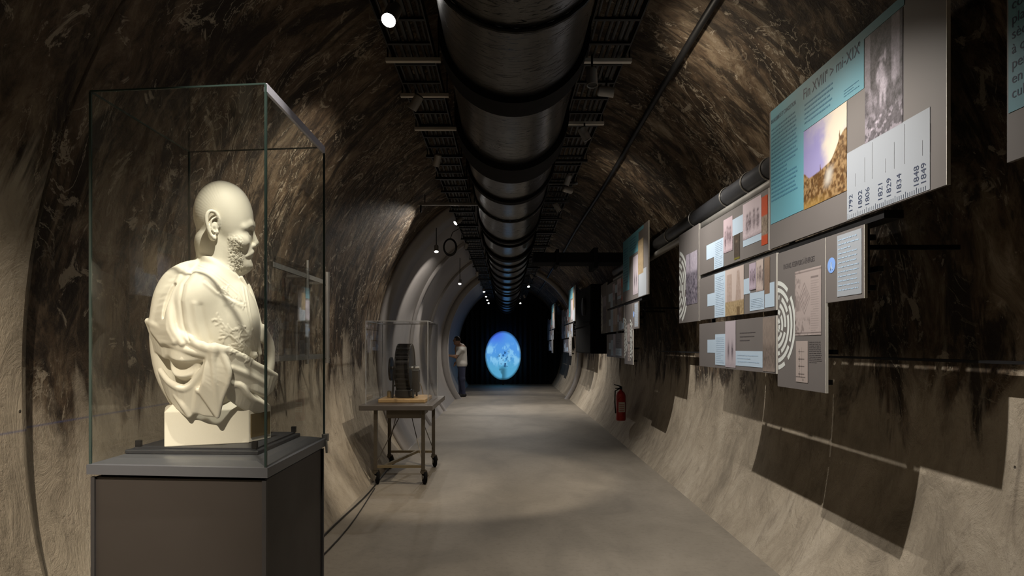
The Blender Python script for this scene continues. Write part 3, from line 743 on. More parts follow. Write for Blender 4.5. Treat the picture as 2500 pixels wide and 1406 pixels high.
# mounting rails behind the boards
for dy, who in ((0, 'nearest'), (4.98, 'second'), (12.74, 'third'), (19.07, 'farthest')):
    y0 = 2.80
    rt = empty('mounting_frame', (XP+.1, 3+dy, 1.4), f'black metal frame carrying the {who} group of boards', 'frame')
    for z, a_, b_ in ((2.85, y0, 3.95), (2.40, 3.8, 6.0), (1.88, 2.95, 6.0), (1.50, 3.35, 5.35)):
        MB().box((XP+.075, a_+dy, z-.012), (XP+.10, b_+dy, z+.012)).build('rail', M['black'], rt)
    MB().box((XP+.016, y0+dy, 2.078), (XP+.10, 6.0+dy, 2.112)).build('rail', M['black'], rt)
    for y in (3.12, 3.92, 5.40):
        zt = 2.85 if y < 4 else 2.4
        MB().box((XP+.10, y+dy-.014, 1.42 if y > 3.5 else 1.78), (XP+.125, y+dy+.014, zt+.04)).build('post', M['black'], rt)
        MB().bar((XP+.11, y+dy, 2.0), (XC+halfw(2.0)-.01, y+dy, 2.0), .022).build('arm', M['black'], rt)
# pipes running behind the boards
o = MB().tube([(1.72, y, 2.68) for y in (2.8, 6, 10.2)], .07, 20).build('wall_pipe', M['darkpipe'], smooth=True); tag(o, 'thick dark pipe running behind the nearest and second board groups', 'pipe')
o = MB().tube([(1.70, y, 2.565) for y in (2.8, 6, 10.2)], .034, 16).build('wall_pipe', M['galv'], smooth=True); tag(o, 'thin grey metal pipe just below the thick dark pipe on the right', 'pipe')
o = MB().tube([(1.62, 13.65, 2.45), (1.62, 14.0, 2.45), (1.66, 14.5, 2.42)], .08, 18).build('wall_pipe', M['darkpipe'], smooth=True); tag(o, 'short dark pipe on the right wall past the added black box', 'pipe')
for k, y in enumerate((4.25, 4.6, 5.05, 5.9, 6.8, 7.8, 8.7)):
    rt = empty('pipe_bracket', (1.72, y, 2.68), 'thin ring clamp with wall arm holding the thick dark wall pipe', 'bracket', 'clamps of the thick wall pipe')
    pts = [(1.72+.075*math.cos(a), y, 2.68+.075*math.sin(a)) for a in np.linspace(0, 2*math.pi, 25)]
    MB().tube(pts, .006, 6).build('clamp', M['galv'], rt); MB().bar((1.795, y, 2.68), (XC+halfw(2.68)-.005, y, 2.68), .02).build('arm', M['black'], rt)
# dark duct crossing from the fat pipe to the right wall
rt = empty('cross_duct', (.8, 9.4, 2.7), 'black rectangular duct crossing from the fat pipe to the right wall', 'duct')
MB().box((PX+PR_-.02, 9.15, 2.70), (1.72, 9.6, 2.84)).build('duct_body', M['band'], rt, bevel=.01)
MB().box((1.22, 9.1, 2.62), (1.28, 9.65, 2.90)).build('flange', M['band'], rt); MB().box((.7, 9.1, 2.66), (.74, 9.65, 2.88)).build('flange', M['band'], rt)
rt = empty('dark_wall_box', (1.7, 12.3, 1.38), 'added black box standing in for the shaded right wall past the second group', 'duct')  # made-up box filling the black, unlit stretch of wall
MB().box((1.45, 11.25, 1.40), (1.90, 13.6, 2.60)).build('casing', M['band'], rt, bevel=.02)
mb = MB(); mb.lathe([(.13, 0), (.16, .01), (.16, .05), (.10, .06)], (1.45, 12.0, 2.25), (-1, 0, 0), 24); mb.build('hand_wheel', M['darkpipe'], rt, smooth=True)
MB().box((1.43, 11.23, 1.9), (1.46, 13.62, 1.95)).build('flange', M['band'], rt)
# side shelf rail on the right wall
o = MB().box((2.09, 2.6, 1.455), (2.16, 9.0, 1.467)).build('wall_ledge', M['black']); tag(o, 'narrow dark ledge along the right wall behind the lower boards', 'ledge')
# fire extinguisher
rt = empty('fire_extinguisher', (1.76, 11.2, .30), 'red fire extinguisher hanging low on the right wall below the second group', 'fire extinguisher')
ex, ey, ez = 1.86, 10.6, .33
rt.location = (ex, ey, ez)
MB().lathe([(.0, 0), (.07, 0), (.078, .02), (.078, .40), (.06, .45), (.025, .48), (.022, .50)], (ex, ey, ez), (0, 0, 1), 24).build('cylinder', M['red'], rt, smooth=True)
MB().lathe([(.024, 0), (.024, .05)], (ex, ey, ez+.5), (0, 0, 1), 12).bar((ex, ey, ez+.55), (ex-.11, ey, ez+.58), .016).bar((ex, ey, ez+.52), (ex-.09, ey, ez+.52), .014).build('valve', M['black'], rt)
MB().tube([(ex-.02, ey-.03, ez+.52), (ex-.10, ey-.05, ez+.48), (ex-.105, ey-.05, ez+.3), (ex-.09, ey-.04, ez+.12)], .011, 8).build('hose', M['black'], rt, smooth=True)
mb = MB()
mb.box((ex-.05, ey-.0795, ez+.14), (ex+.05, ey-.076, ez+.30)); mb.build('label_plate', M['paneledge'], rt)
mb = MB()
for q in range(4): mb.box((ex-.04, ey-.0810, ez+.16+.032*q), (ex+.04, ey-.0797, ez+.168+.032*q))
mb.build('label_print', M['red'], rt)
# ================================================================== far round screen
rt = empty('round_screen', (-.11, 25.9, 1.16), 'oval lit screen showing a blue cloudy planet before the black curtain', 'screen')
n, m = 90, 64; th = np.linspace(0, 2*np.pi, n, endpoint=False); rr = np.linspace(0, 1, m)
R_, T_ = np.meshgrid(rr, th, indexing='ij'); ux, uz = R_*np.cos(T_), R_*np.sin(T_)
A_ = fbm(ux+3, uz+3, 1.6, 101); B_ = fbm(ux+5, uz+2, 6, 102)
cb = lerp(lin(.32, .58, .88), lin(.34, .64, .80), sst(.3, -.6, uz)); cb = lerp(cb, lin(.28, .42, .90), sst(.3, .9, uz)*sst(.4, -.4, ux))
cb = lerp(cb, lin(.55, .80, .95), sst(.46, .66, B_)*sst(.9, .4, np.abs(uz-.02)*1.6)*.7)
cb = lerp(cb, lin(.10, .24, .42), sst(.60, .72, fbm(ux+2, uz+7, 9, 103))*sst(.55, .2, np.hypot(ux-.1, uz+.15)))
cb = lerp(cb, lin(.20, .38, .46), sst(.52, .60, A_)*sst(-.35, -.6, uz)*sst(.3, 0, ux)*.9)
cb = cb*(1-.8*sst(.88, 1.0, R_))[..., None]
vs = [(-.11+.71*a, 25.90-.02*(1-r_**2), 1.16+.97*b) for a, b, r_ in zip(ux.ravel(), uz.ravel(), R_.ravel())]
fs = [(i*n+j, i*n+(j+1) % n, (i+1)*n+(j+1) % n, (i+1)*n+j) for i in range(m-1) for j in range(n)]
me = bpy.data.meshes.new('screen_face'); me.from_pydata(vs, [], fs)
at = me.color_attributes.new('print', 'FLOAT_COLOR', 'POINT')
at.data.foreach_set('color', np.hstack([cb.reshape(-1, 3), np.ones((n*m, 1))]).astype(np.float32).ravel())
me.materials.append(M['screen']); me.shade_smooth()
o = bpy.data.objects.new('screen_face', me); col.objects.link(o); o.parent = rt; o.matrix_parent_inverse = Matrix.Translation(rt.location).inverted()
mb = MB(); k = 64
vs = [(-.11+(.71+d)*math.cos(2*math.pi*i/k), y, 1.16+(.97+d)*math.sin(2*math.pi*i/k)) for y, d in ((25.9, .0), (25.9, .03), (25.98, .03), (25.98, 0)) for i in range(k)]
mb.add(vs, [(q*k+i, q*k+(i+1) % k, ((q+1) % 4)*k+(i+1) % k, ((q+1) % 4)*k+i) for q in range(4) for i in range(k)])
mb.build('rim', M['black'], rt); MB().bar((-.11, 25.97, 0), (-.11, 25.97, .2), .06).build('stand', M['black'], rt)

# ================================================================== display case with plinth
A0, B0, C0, D0 = (-.73, 2.0), (-1.312, 2.06), (-.73, 2.65), (-1.312, 2.71)   # near right, near left, far right, far left
def inset(d):
    cx = sum(p[0] for p in (A0, B0, C0, D0))/4; cy = sum(p[1] for p in (A0, B0, C0, D0))/4
    return [(p[0]+(d if p[0] < cx else -d), p[1]+(d if p[1] < cy else -d)) for p in (A0, C0, D0, B0)]
ZT = 1.165
rt = empty('display_case', (-1.02, 2.35, 0), 'tall glass museum case on a brown plinth around the plaster bust', 'display case')
MB().prism(inset(.012), .06, 1.118).build('plinth', M['plinth'], rt, bevel=.003)
MB().prism(inset(.05), 0, .06).build('kick_base', M['black'], rt)
for (x, y) in inset(.010): MB().box((x-.006, y-.006, .06), (x+.006, y+.006, 1.118)).build('corner_trim', M['trim'], rt)
MB().prism(inset(.025), 1.118, 1.128).build('shadow_gap', M['band'], rt)
# cap slab with a chamfered upper edge
o_, i_ = inset(-.004), inset(.05)
mb = MB(); vs = [(x, y, 1.128) for x, y in o_]+[(x, y, 1.158) for x, y in o_]+[(x, y, 1.172) for x, y in i_]
mb.add(vs, [(3, 2, 1, 0)]+[(a, (a+1) % 4, 4+(a+1) % 4, 4+a) for a in range(4)]+[(4+a, 4+(a+1) % 4, 8+(a+1) % 4, 8+a) for a in range(4)]+[(8, 9, 10, 11)])
mb.build('cap_slab', M['cap'], rt)
tr = MB().prism([(-.815, 2.155), (-.815, 2.60), (-1.255, 2.63), (-1.265, 2.175)], 1.172, 1.186).build('inner_tray', M['tray'], rt, bevel=.003)
MB().prism([(-.83, 2.175), (-.83, 2.585), (-1.24, 2.61), (-1.245, 2.195)], 1.186, 1.192).build('inner_tray', M['tray'], rt)
for x, y in ((-.835, 2.18), (-.835, 2.58), (-1.235, 2.205), (-1.235, 2.6)): MB().box((x-.008, y-.008, 1.192), (x+.008, y+.008, 1.214)).build('corner_block', M['black'], rt)
ZG0, ZG1 = 1.160, 2.33
P4 = inset(.004)
for i, (a, b, nm) in enumerate(zip(P4, P4[1:]+P4[:1], 'rblf')):
    mb = MB(); mb.bar((a[0], a[1], (ZG0+ZG1)/2), (b[0], b[1], (ZG0+ZG1)/2), .001, ZG1-ZG0)
    # single sheet with thickness shown by the edge strips
    mb = MB(); mb.add([(a[0], a[1], ZG0), (b[0], b[1], ZG0), (b[0], b[1], ZG1), (a[0], a[1], ZG1)], [(0, 1, 2, 3)])
    mb.build('glass_pane', M['glass'], rt)
mb = MB(); mb.add([(x, y, ZG1) for x, y in P4], [(0, 1, 2, 3)]); mb.build('glass_top', M['glass'], rt)
for i, (x, y) in enumerate(P4):
    MB().box((x-.0035, y-.0035, ZG0), (x+.0035, y+.0035, ZG1)).build('glass_edge', M['edge'], rt)
for a, b in zip(P4, P4[1:]+P4[:1]):
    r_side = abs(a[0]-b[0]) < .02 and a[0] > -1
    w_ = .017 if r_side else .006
    if r_side: MB().box((a[0]-.006, a[1], ZG1-.022), (a[0]+.004, b[1], ZG1+.004)).build('top_edge', M['edgeglint'], rt)
    else: MB().bar((a[0], a[1], ZG1+.002), (b[0], b[1], ZG1+.002), w_, .005).build('top_edge', M['edge'], rt)
mb = MB(); cx_, cy_ = C0; mb.box((cx_-.012, cy_-.012, 1.146), (cx_+.012, cy_+.012, 1.176)); mb.bar((cx_+.006, cy_-.012, 1.15), (cx_+.01, cy_-.014, 1.10), .008)
mb.build('lock', M['galv'], rt, bevel=.002)

# ================================================================== sculpting by distance field
class Field:
    def __init__(s, lo, hi, h):
        s.lo = np.array(lo, float); s.h = h; s.n = np.ceil((np.array(hi)-s.lo)/h).astype(int)+1
        s.F = np.full(s.n, 50., np.float32)
    def sub(s, lo, hi):
        a = np.maximum(0, np.floor((np.array(lo)-s.lo)/s.h).astype(int)); b = np.minimum(s.n, np.ceil((np.array(hi)-s.lo)/s.h).astype(int)+1)
        sl = tuple(slice(x, max(x, y)) for x, y in zip(a, b))
        ax = [s.lo[i]+s.h*np.arange(sl[i].start, sl[i].stop) for i in range(3)]
        return sl, (ax[0][:, None, None].astype(np.float32), ax[1][None, :, None].astype(np.float32), ax[2][None, None, :].astype(np.float32))
    raw = None
    def put(s, sl, d, k, op):
        if s.raw is not None: s.raw[sl] = np.minimum(s.raw[sl], d); return
        A = s.F[sl]
        if op == 'cut':
            hh = np.maximum(k-np.abs(A+d), 0)/k; s.F[sl] = np.maximum(A, -d)+hh*hh*k/4
        else:
            hh = np.maximum(k-np.abs(A-d), 0)/k; s.F[sl] = np.minimum(A, d)-hh*hh*k/4
    def ell(s, c, r, k=12, op='add', rot=0, tilt=0):
        c = np.array(c, float); r = np.array(r, float); R = max(r)+k+8
        sl, (X, Y, Z) = s.sub(c-R, c+R); x, y, z = X-c[0], Y-c[1], Z-c[2]
        if rot: ca, sa = math.cos(rot), math.sin(rot); x, z = x*ca+z*sa, -x*sa+z*ca
        if tilt: ca, sa = math.cos(tilt), math.sin(tilt); x, y = x*ca+y*sa, -x*sa+y*ca
        k0 = np.sqrt((x/r[0])**2+(y/r[1])**2+(z/r[2])**2); k1 = np.sqrt((x/r[0]**2)**2+(y/r[1]**2)**2+(z/r[2]**2)**2)+1e-9
        s.put(sl, k0*(k0-1)/k1, k, op)
    def cap(s, a, b, ra, rb=None, k=8, op='add'):
        rb = ra if rb is None else rb; a = np.array(a, float); b = np.array(b, float); R = max(ra, rb)+k+6
        sl, (X, Y, Z) = s.sub(np.minimum(a, b)-R, np.maximum(a, b)+R); d = b-a; L = (d**2).sum()+1e-9
        t = np.clip(((X-a[0])*d[0]+(Y-a[1])*d[1]+(Z-a[2])*d[2])/L, 0, 1)
        s.put(sl, np.sqrt((X-a[0]-t*d[0])**2+(Y-a[1]-t*d[1])**2+(Z-a[2]-t*d[2])**2)-(ra+(rb-ra)*t), k, op)
    def chain(s, pts, k=8, op='add'):
        # smooth the polyline with Catmull-Rom
        P = [np.array(p, float) for p in pts]; Q = [P[0]]+P+[P[-1]]; out = []
        for i in range(1, len(Q)-2):
            for t in (0, .25, .5, .75):
                out.append(.5*((2*Q[i])+(-Q[i-1]+Q[i+1])*t+(2*Q[i-1]-5*Q[i]+4*Q[i+1]-Q[i+2])*t*t+(-Q[i-1]+3*Q[i]-3*Q[i+1]+Q[i+2])*t**3))
        out.append(P[-1])
        s.begin()
        for p, q in zip(out, out[1:]): s.cap(p[:3], q[:3], p[3], q[3], 8)
        O = np.array(out); s.commit(O[:, :3], O[:, 3].max(), k, op)
    def begin(s): s.raw = np.full(s.n, 50., np.float32)
    def commit(s, P, r, k, op='add'):
        R, s.raw = s.raw, None; sl, _ = s.sub(P.min(0)-r-k-6, P.max(0)+r+k+6); s.put(sl, R[sl], k, op)
    def tri(s, T, th, k):
        T = np.array(T, float); R = th+k+6; sl, (X, Y, Z_) = s.sub(T.min(0)-R, T.max(0)+R)
        if min(X.size, Y.size, Z_.size) == 0: return
        a, b, c_ = T; P = [X, Y, Z_]
        def dot(u, v): return u[0]*v[0]+u[1]*v[1]+u[2]*v[2]
        ed = [b-a, c_-b, a-c_]; nn = np.cross(b-a, a-c_); pv = [[P[i]-q[i] for i in range(3)] for q in (a, b, c_)]
        ins = sum(np.sign(dot(np.cross(e_, nn), p)) for e_, p in zip(ed, pv)) >= 2
        de = None
        for e_, p in zip(ed, pv):
            t = np.clip(dot(e_, p)/(e_@e_+1e-9), 0, 1); d2 = sum((e_[i]*t-p[i])**2 for i in range(3)); de = d2 if de is None else np.minimum(de, d2)
        df = dot(nn, pv[0])**2/(nn@nn+1e-9)
        s.put(sl, np.sqrt(np.where(ins, df, de))-th, k, 'add')
    def mesh(s):
        Fv = s.F; S = Fv < 0; n = np.array(Fv.shape)-1
        cnt = np.zeros(n, np.int8)
        cor = [(a, b, c) for a in (0, 1) for b in (0, 1) for c in (0, 1)]
        for a, b, c in cor: cnt += S[a:a+n[0], b:b+n[1], c:c+n[2]]
        act = (cnt > 0) & (cnt < 8); I = np.argwhere(act); idx = np.full(n, -1, np.int64); idx[act] = np.arange(len(I))
        val = {c: Fv[I[:, 0]+c[0], I[:, 1]+c[1], I[:, 2]+c[2]] for c in cor}
        acc = np.zeros((len(I), 3)); wt = np.zeros(len(I))
        for p in cor:
            for ax in range(3):
                if p[ax]: continue
                q = list(p); q[ax] = 1; q = tuple(q); f0, f1 = val[p], val[q]; m = (f0 < 0) != (f1 < 0)
                t = np.where(m, f0/np.where(m, f0-f1, 1), 0); pt = np.repeat(np.array(p, float)[None], len(I), 0); pt[:, ax] = t
                acc += pt*m[:, None]; wt += m
        V = s.lo+s.h*(I+acc/wt[:, None]); faces = []
        for ax in range(3):
            sh = [slice(1, -1)]*3; sh[ax] = slice(0, -1)
            u, v = [(1, 2), (2, 0), (0, 1)][ax]
            lo = [slice(1, x) for x in n]; lo[ax] = slice(0, n[ax]); lo2 = list(lo); lo2[ax] = slice(1, n[ax]+1)
            a, b = S[tuple(lo)], S[tuple(lo2)]; E_ = np.argwhere(a != b); sg = a[a != b]
            base = E_.copy(); base[:, u] += 1; base[:, v] += 1
            def g(du, dv): q = base.copy(); q[:, u] += du; q[:, v] += dv; return idx[q[:, 0], q[:, 1], q[:, 2]]
            Q = np.stack([g(-1, -1), g(0, -1), g(0, 0), g(-1, 0)], 1); Q[~sg] = Q[~sg][:, ::-1]; faces.append(Q)
        return V, np.vstack(faces)
def np_mesh(name, V, Q, mat, parent=None, smooth_it=0):
    me = bpy.data.meshes.new(name); me.from_pydata(V.tolist(), [], Q.tolist()); me.materials.append(mat); me.shade_smooth()
    o = bpy.data.objects.new(name, me); col.objects.link(o)
    if parent is not None: o.parent = parent; o.matrix_parent_inverse = Matrix.Translation(parent.location).inverted()
    return o

# ---- bust: worked in small units, 1 unit = 1/700 m; x towards his front, d to his left, z up (Z() turns a height measured downwards)
K = Field((345, -175, 60), (700, 150, 645), 2.1)
Z = lambda py: 1072-py
def pc(p, q=None):
    k = 1+p[1]/1750.; return (520+(p[0]-520)*k, p[1], 1072-(845+(p[2]-845)*k))
def E3(px, d, py, r, **kw): K.ell(pc((px, d, py)), r, **kw)
def C3(p, q, ra, rb=None, **kw): K.cap(pc(p), pc(q), ra, rb, **kw)
def L3(pts, **kw): K.chain([pc(p)+(p[3],) for p in pts], **kw)
def sheet(A, B, th=5, k=6, n=14):
    """cloth between two edge curves"""
    def res(P):
        P = np.array(P, float); s = np.r_[0, np.cumsum(np.linalg.norm(np.diff(P, axis=0), axis=1))]; s /= s[-1]
        u = np.linspace(0, 1, n); return np.stack([np.interp(u, s, P[:, i]) for i in range(3)], 1)
    A, B = res([pc(p) for p in A]), res([pc(p) for p in B])
    K.begin()
    for i in range(n-1):
        for T in ((A[i], A[i+1], B[i]), (A[i+1], B[i+1], B[i])): K.tri(T, th, 8)
    K.commit(np.vstack([A, B]), th, k)
def H3(pts, **kw): K.chain([(p[0], p[1], Z(p[2]), p[3]) for p in pts], **kw)
# torso
E3(517, 5, 810, (100, 124, 160)); E3(560, -14, 800, (72, 88, 112), k=40)
C3((482, -74, 728), (498, 78, 730), 48, 48, k=40)
C3((524, 0, 672), (494, -66, 706), 46, 46, k=26); C3((524, 0, 672), (500, 66, 706), 46, 46, k=26)
C3((462, -80, 742), (458, -88, 880), 42, 42, k=36)
E3(518, 5, 900, (92, 104, 80), k=24); E3(528, 0, 968, (66, 70, 50), k=24)
# neck and stand collar
C3((523, 0, 590), (530, 0, 680), 45, 48, k=10)
ring = []
for a in np.linspace(.35, 2*math.pi-.35, 22):
    x = 535+49*math.cos(a); d = 50*math.sin(a); ring.append((x, d, 652+.62*(x-535), 6))
for r0 in (0, 8, 16, 24): H3([(p[0]+r0*.25, p[1]*(1+r0*.006), p[2]+r0, 6) for p in ring], k=5)
# head
E3(541, 0, 519, (71, 62, 82), k=6); E3(564, 0, 543, (54, 54, 90), k=16); E3(574, 0, 608, (36, 42, 50), k=20)
C3((520, 0, 590), (572, 0, 636), 44, 32, k=18)
E3(595, 0, 642, (18, 25, 18), k=12)                       # chin
for s_ in (-1, 1):
    C3((613, 0, 541), (608, s_*26, 540), 6, 6, k=12); C3((608, s_*26, 540), (594, s_*44, 547), 6, 5, k=12)      # brow
    E3(614, s_*24, 555, (14, 15, 9), k=5, op='cut'); E3(600, s_*26, 556, (9, 11, 7.5), k=2)       # socket, eyeball
    C3((610, s_*15, 550), (603, s_*34, 552), 2.4, 2.0, k=2); C3((610, s_*16, 560), (602, s_*33, 560), 2.0, 1.8, k=2)
    E3(585, s_*38, 582, (20, 13, 15), k=18)                                                       # cheekbone
    C3((620, s_*8, 591), (612, s_*11, 594), 5, 4, k=4)                                            # nostril wing
    C3((608, s_*14, 600), (598, s_*26, 614), 2.5, 2.5, k=6, op='cut')                             # fold beside the nose
C3((612, 0, 549), (625, 0, 583), 5, 7.0, k=7); C3((625, 0, 585), (614, 0, 595), 5.5, 6, k=5)         # nose
E3(602, 0, 612, (14, 25, 15), k=12)
for s_ in (-1, 1):                                                                              # moustache
    H3([(616, s_*2, 605, 4.5), (614, s_*10, 609, 5), (608, s_*20, 615, 4.5), (599, s_*29, 622, 3)], k=4)
C3((610, -12, 621), (610, 12, 621), 3.5, 3.5, k=3); C3((608, -13, 630), (608, 13, 630), 4.5, 4.5, k=5)
C3((616, -18, 625.5), (616, 18, 625.5), 2.2, 2.2, k=2, op='cut')
E3(604, 0, 642, (12, 15, 10), k=8)
for q in range(80):                                                                             # curled whiskers on the jaw
    tt = rng.rand(); px = 556+22*rng.rand()+10*tt; py = 575+78*tt
    for s_ in (-1, 1): E3(px, s_*(48-15*tt-(px-556)*.22), py, (3.8, 3.4, 2.4), k=2)
# ears
for s_ in (-1, 1):
    H3([(531, s_*57, 560, 3), (531, s_*62, 541, 3.6), (523, s_*66, 527, 4.2), (511, s_*68, 526, 4.6), (504, s_*69, 538, 4.8), (505, s_*68, 558, 4.6), (512, s_*65, 578, 4.6), (521, s_*61, 588, 5.5)], k=3)
    E3(517, s_*57, 557, (13, 7, 27), k=4); E3(521, s_*66, 560, (6, 6, 11), k=3, op='cut')
    H3([(525, s_*64, 538, 2.4), (515, s_*66, 546, 2.6), (514, s_*65, 562, 2.6), (521, s_*63, 573, 3)], k=2)
    E3(529, s_*59, 563, (3.5, 5, 6), k=3)
# cloak thrown over the shoulder
L3([(490, -10, 640, 9), (462, -34, 648, 12), (436, -56, 660, 13), (410, -60, 684, 14), (392, -56, 725, 15), (382, -48, 780, 14)], k=9)
L3([(470, 20, 654, 20), (432, 10, 684, 26), (408, 0, 740, 30), (402, 0, 820, 34), (412, 0, 900, 32), (436, 0, 960, 28)], k=22)
sheet([(455, -60, 660), (430, -88, 700), (416, -104, 750), (414, -112, 800), (430, -122, 830)], [(420, -50, 670), (396, -62, 720), (386, -60, 770), (378, -50, 800), (400, -80, 830)], 9, 10)
L3([(440, -78, 676, 6), (428, -96, 715, 7), (420, -110, 760, 8), (424, -120, 800, 8), (446, -130, 835, 8)], k=5)
L3([(428, -92, 696, 4), (412, -98, 735, 7), (406, -98, 772, 5)], k=6, op='cut')
# cloth swathed round the waist
top_l = [(366, -36, 783), (392, -74, 796), (425, -106, 806), (456, -128, 822), (490, -142, 842), (522, -148, 850)]
sheet(top_l, [(388, -30, 850), (408, -70, 866), (440, -104, 872), (470, -122, 876), (500, -132, 872), (520, -140, 862)], 7, 7)
L3([p+(r,) for p, r in zip(top_l, (6, 8, 9, 8, 10, 14))], k=5)
L3([(384, -58, 812, 5), (420, -104, 836, 8), (462, -130, 852, 9), (505, -142, 862, 9)], k=4)
L3([(404, -84, 880, 13), (430, -108, 892, 17), (462, -126, 894, 14), (488, -136, 886, 8)], k=7, op='cut')
r2 = [(395, -50, 900), (412, -80, 924), (436, -100, 940), (456, -108, 942), (478, -118, 922), (500, -132, 892), (520, -144, 862)]
sheet(r2, [(404, -36, 930), (420, -56, 965), (440, -72, 990), (462, -84, 1008), (480, -92, 990), (494, -112, 950), (508, -130, 905)], 7, 7)
L3([p+(r,) for p, r in zip(r2, (4, 6, 8, 8, 7, 7, 8))], k=4)
L3([(430, -84, 960, 5), (448, -92, 985, 7), (462, -90, 1008, 6)], k=4)
r3 = [(514, -148, 852), (503, -144, 895), (497, -138, 930), (490, -126, 952)]; r4 = [(540, -150, 858), (558, -152, 898), (556, -146, 932), (540, -130, 970), (530, -112, 1012)]
sheet(r3, r4, 6, 6)
L3([p+(r,) for p, r in zip(r4, (8, 7, 6, 5, 4))], k=4); L3([(522, -150, 848, 13), (520, -150, 880, 8), (524, -144, 930, 6), (530, -126, 980, 5), (530, -112, 1012, 4)], k=4)
L3([(484, -122, 948, 5), (512, -128, 944, 5), (532, -124, 962, 5)], k=4)
sheet([(484, -118, 950), (510, -122, 950), (530, -118, 970)], [(476, -92, 996), (500, -96, 1006), (528, -100, 1010)], 6, 8)
r5 = [(524, -148, 848), (556, -146, 852), (590, -126, 868), (625, -94, 890), (650, -66, 902), (676, -34, 916)]
r6 = [(552, -134, 926), (590, -114, 936), (622, -90, 952), (648, -56, 964), (664, -28, 950)]
sheet(r5, r6, 7, 7)
L3([p+(r,) for p, r in zip(r5, (13, 9, 8, 9, 8, 4))], k=4)
L3([(566, -138, 896, 6), (604, -114, 912, 7), (644, -70, 934, 6)], k=6)
r7 = [(548, -128, 934), (584, -122, 938), (604, -108, 960), (622, -92, 976), (644, -60, 988)]
sheet(r7, [(556, -104, 966), (580, -92, 984), (606, -72, 1000), (630, -50, 1006), (644, -40, 1000)], 6, 7)
L3([p+(r,) for p, r in zip(r7, (5, 7, 7, 6, 5))], k=4)
L3([(640, 10, 800, 14), (656, 20, 835, 15), (661, 24, 870, 13), (654, 20, 905, 16), (628, 10, 950, 22)], k=12)
# buttons
for px, py, d in ((598, 757, -70), (607, 809, -70), (620, 864, -72)): E3(px, d, py, (9, 9, 9), k=3)
# open collar tips at the throat
L3([(588, -30, 672, 5), (602, -30, 700, 5), (614, -34, 750, 5), (626, -36, 800, 5), (636, -40, 860, 5)], k=4)
L3([(596, 10, 676, 5), (612, 6, 705, 5), (628, 2, 760, 6), (642, -2, 830, 6)], k=5)
L3([(600, -16, 694, 4), (616, -18, 740, 4), (630, -20, 800, 4)], k=4, op='cut')
V, Q = K.mesh()
# embroidery: raised leaf strokes on the side turned to the aisle
def nrm(V, Q):
    a = V[Q[:, 2]]-V[Q[:, 0]]; b = V[Q[:, 3]]-V[Q[:, 1]]; fn = np.cross(a, b); N = np.zeros_like(V)
    for i in range(4): np.add.at(N, Q[:, i], fn)
    return N/(np.linalg.norm(N, axis=1, keepdims=True)+1e-9)
N = nrm(V, Q)
if N[np.argmax(V[:, 2])][2] < 0: Q = Q[:, ::-1]; N = -N
def stroke_d(pts, x, y):
    d = np.full(len(x), 99.)
    for p, q in zip(pts, pts[1:]):
        dx, dy = q[0]-p[0], q[1]-p[1]; L = dx*dx+dy*dy+1e-9; t = np.clip(((x-p[0])*dx+(y-p[1])*dy)/L, 0, 1)
        d = np.minimum(d, np.hypot(x-p[0]-t*dx, y-p[1]-t*dy))
    return d
sel = np.where((N[:, 1] < -.05) & (V[:, 0] > 470) & (V[:, 2] > Z(890)) & (V[:, 2] < Z(640)))[0]
x, y = V[sel, 0], 1072-V[sel, 2]; D = np.full(len(sel), 99.)
def leaf(cx, cy, a, L, curl):
    return [(cx+L*t*math.cos(a+curl*t), cy+L*t*math.sin(a+curl*t)) for t in np.linspace(0, 1, 6)]
for stem in (((535, 782), (556, 815), (585, 838), (606, 862)), ((548, 715), (572, 735), (592, 742)), ((560, 806), (590, 800), (606, 822)), ((575, 850), (598, 848), (614, 868))):
    D = np.minimum(D, stroke_d(stem, x, y))
    for (px, py) in stem:
        for j in range(9): D = np.minimum(D, stroke_d(leaf(px+rng.uniform(-6, 6), py+rng.uniform(-6, 6), rng.uniform(2.4, 4.2), rng.uniform(9, 22), rng.uniform(-.9, .9)), x, y))
for off in (0, 9):
    D = np.minimum(D, stroke_d([(486, 652+off), (520, 668+off), (552, 690+off), (578, 712+off), (592, 740+off)], x, y))
D = np.minimum(D, stroke_d([(598, 700), (606, 760), (620, 820), (634, 872)], x, y)); D = np.minimum(D, stroke_d([(590, 700), (598, 760), (612, 820), (626, 872)], x, y))
V[sel] += N[sel]*(1.7*np.clip(1-D/2.3, 0, 1))[:, None]
def fold(pts, wdt, amp):
    s2 = np.where((N[:, 1] < .1) & (V[:, 2] > Z(900)) & (V[:, 2] < Z(660)))[0]
    dd = stroke_d(pts, V[s2, 0], 1072-V[s2, 2]); V[s2] += N[s2]*(amp*np.exp(-(dd/wdt)**2))[:, None]
fold([(470, 672), (452, 700), (446, 740), (452, 790), (466, 830)], 3.2, -3.0)
fold([(480, 676), (464, 704), (458, 742), (464, 790), (476, 826)], 5, 2.0)
fold([(500, 690), (528, 712), (560, 728), (586, 738)], 4, -2.2); fold([(500, 699), (526, 720), (558, 737), (584, 748)], 4, 2.0)
fold([(478, 748), (484, 790), (498, 834)], 7, 2.5); fold([(492, 752), (500, 790), (512, 828)], 7, -2.0)
fold([(548, 752), (552, 790), (560, 830), (572, 858)], 6, -1.6)
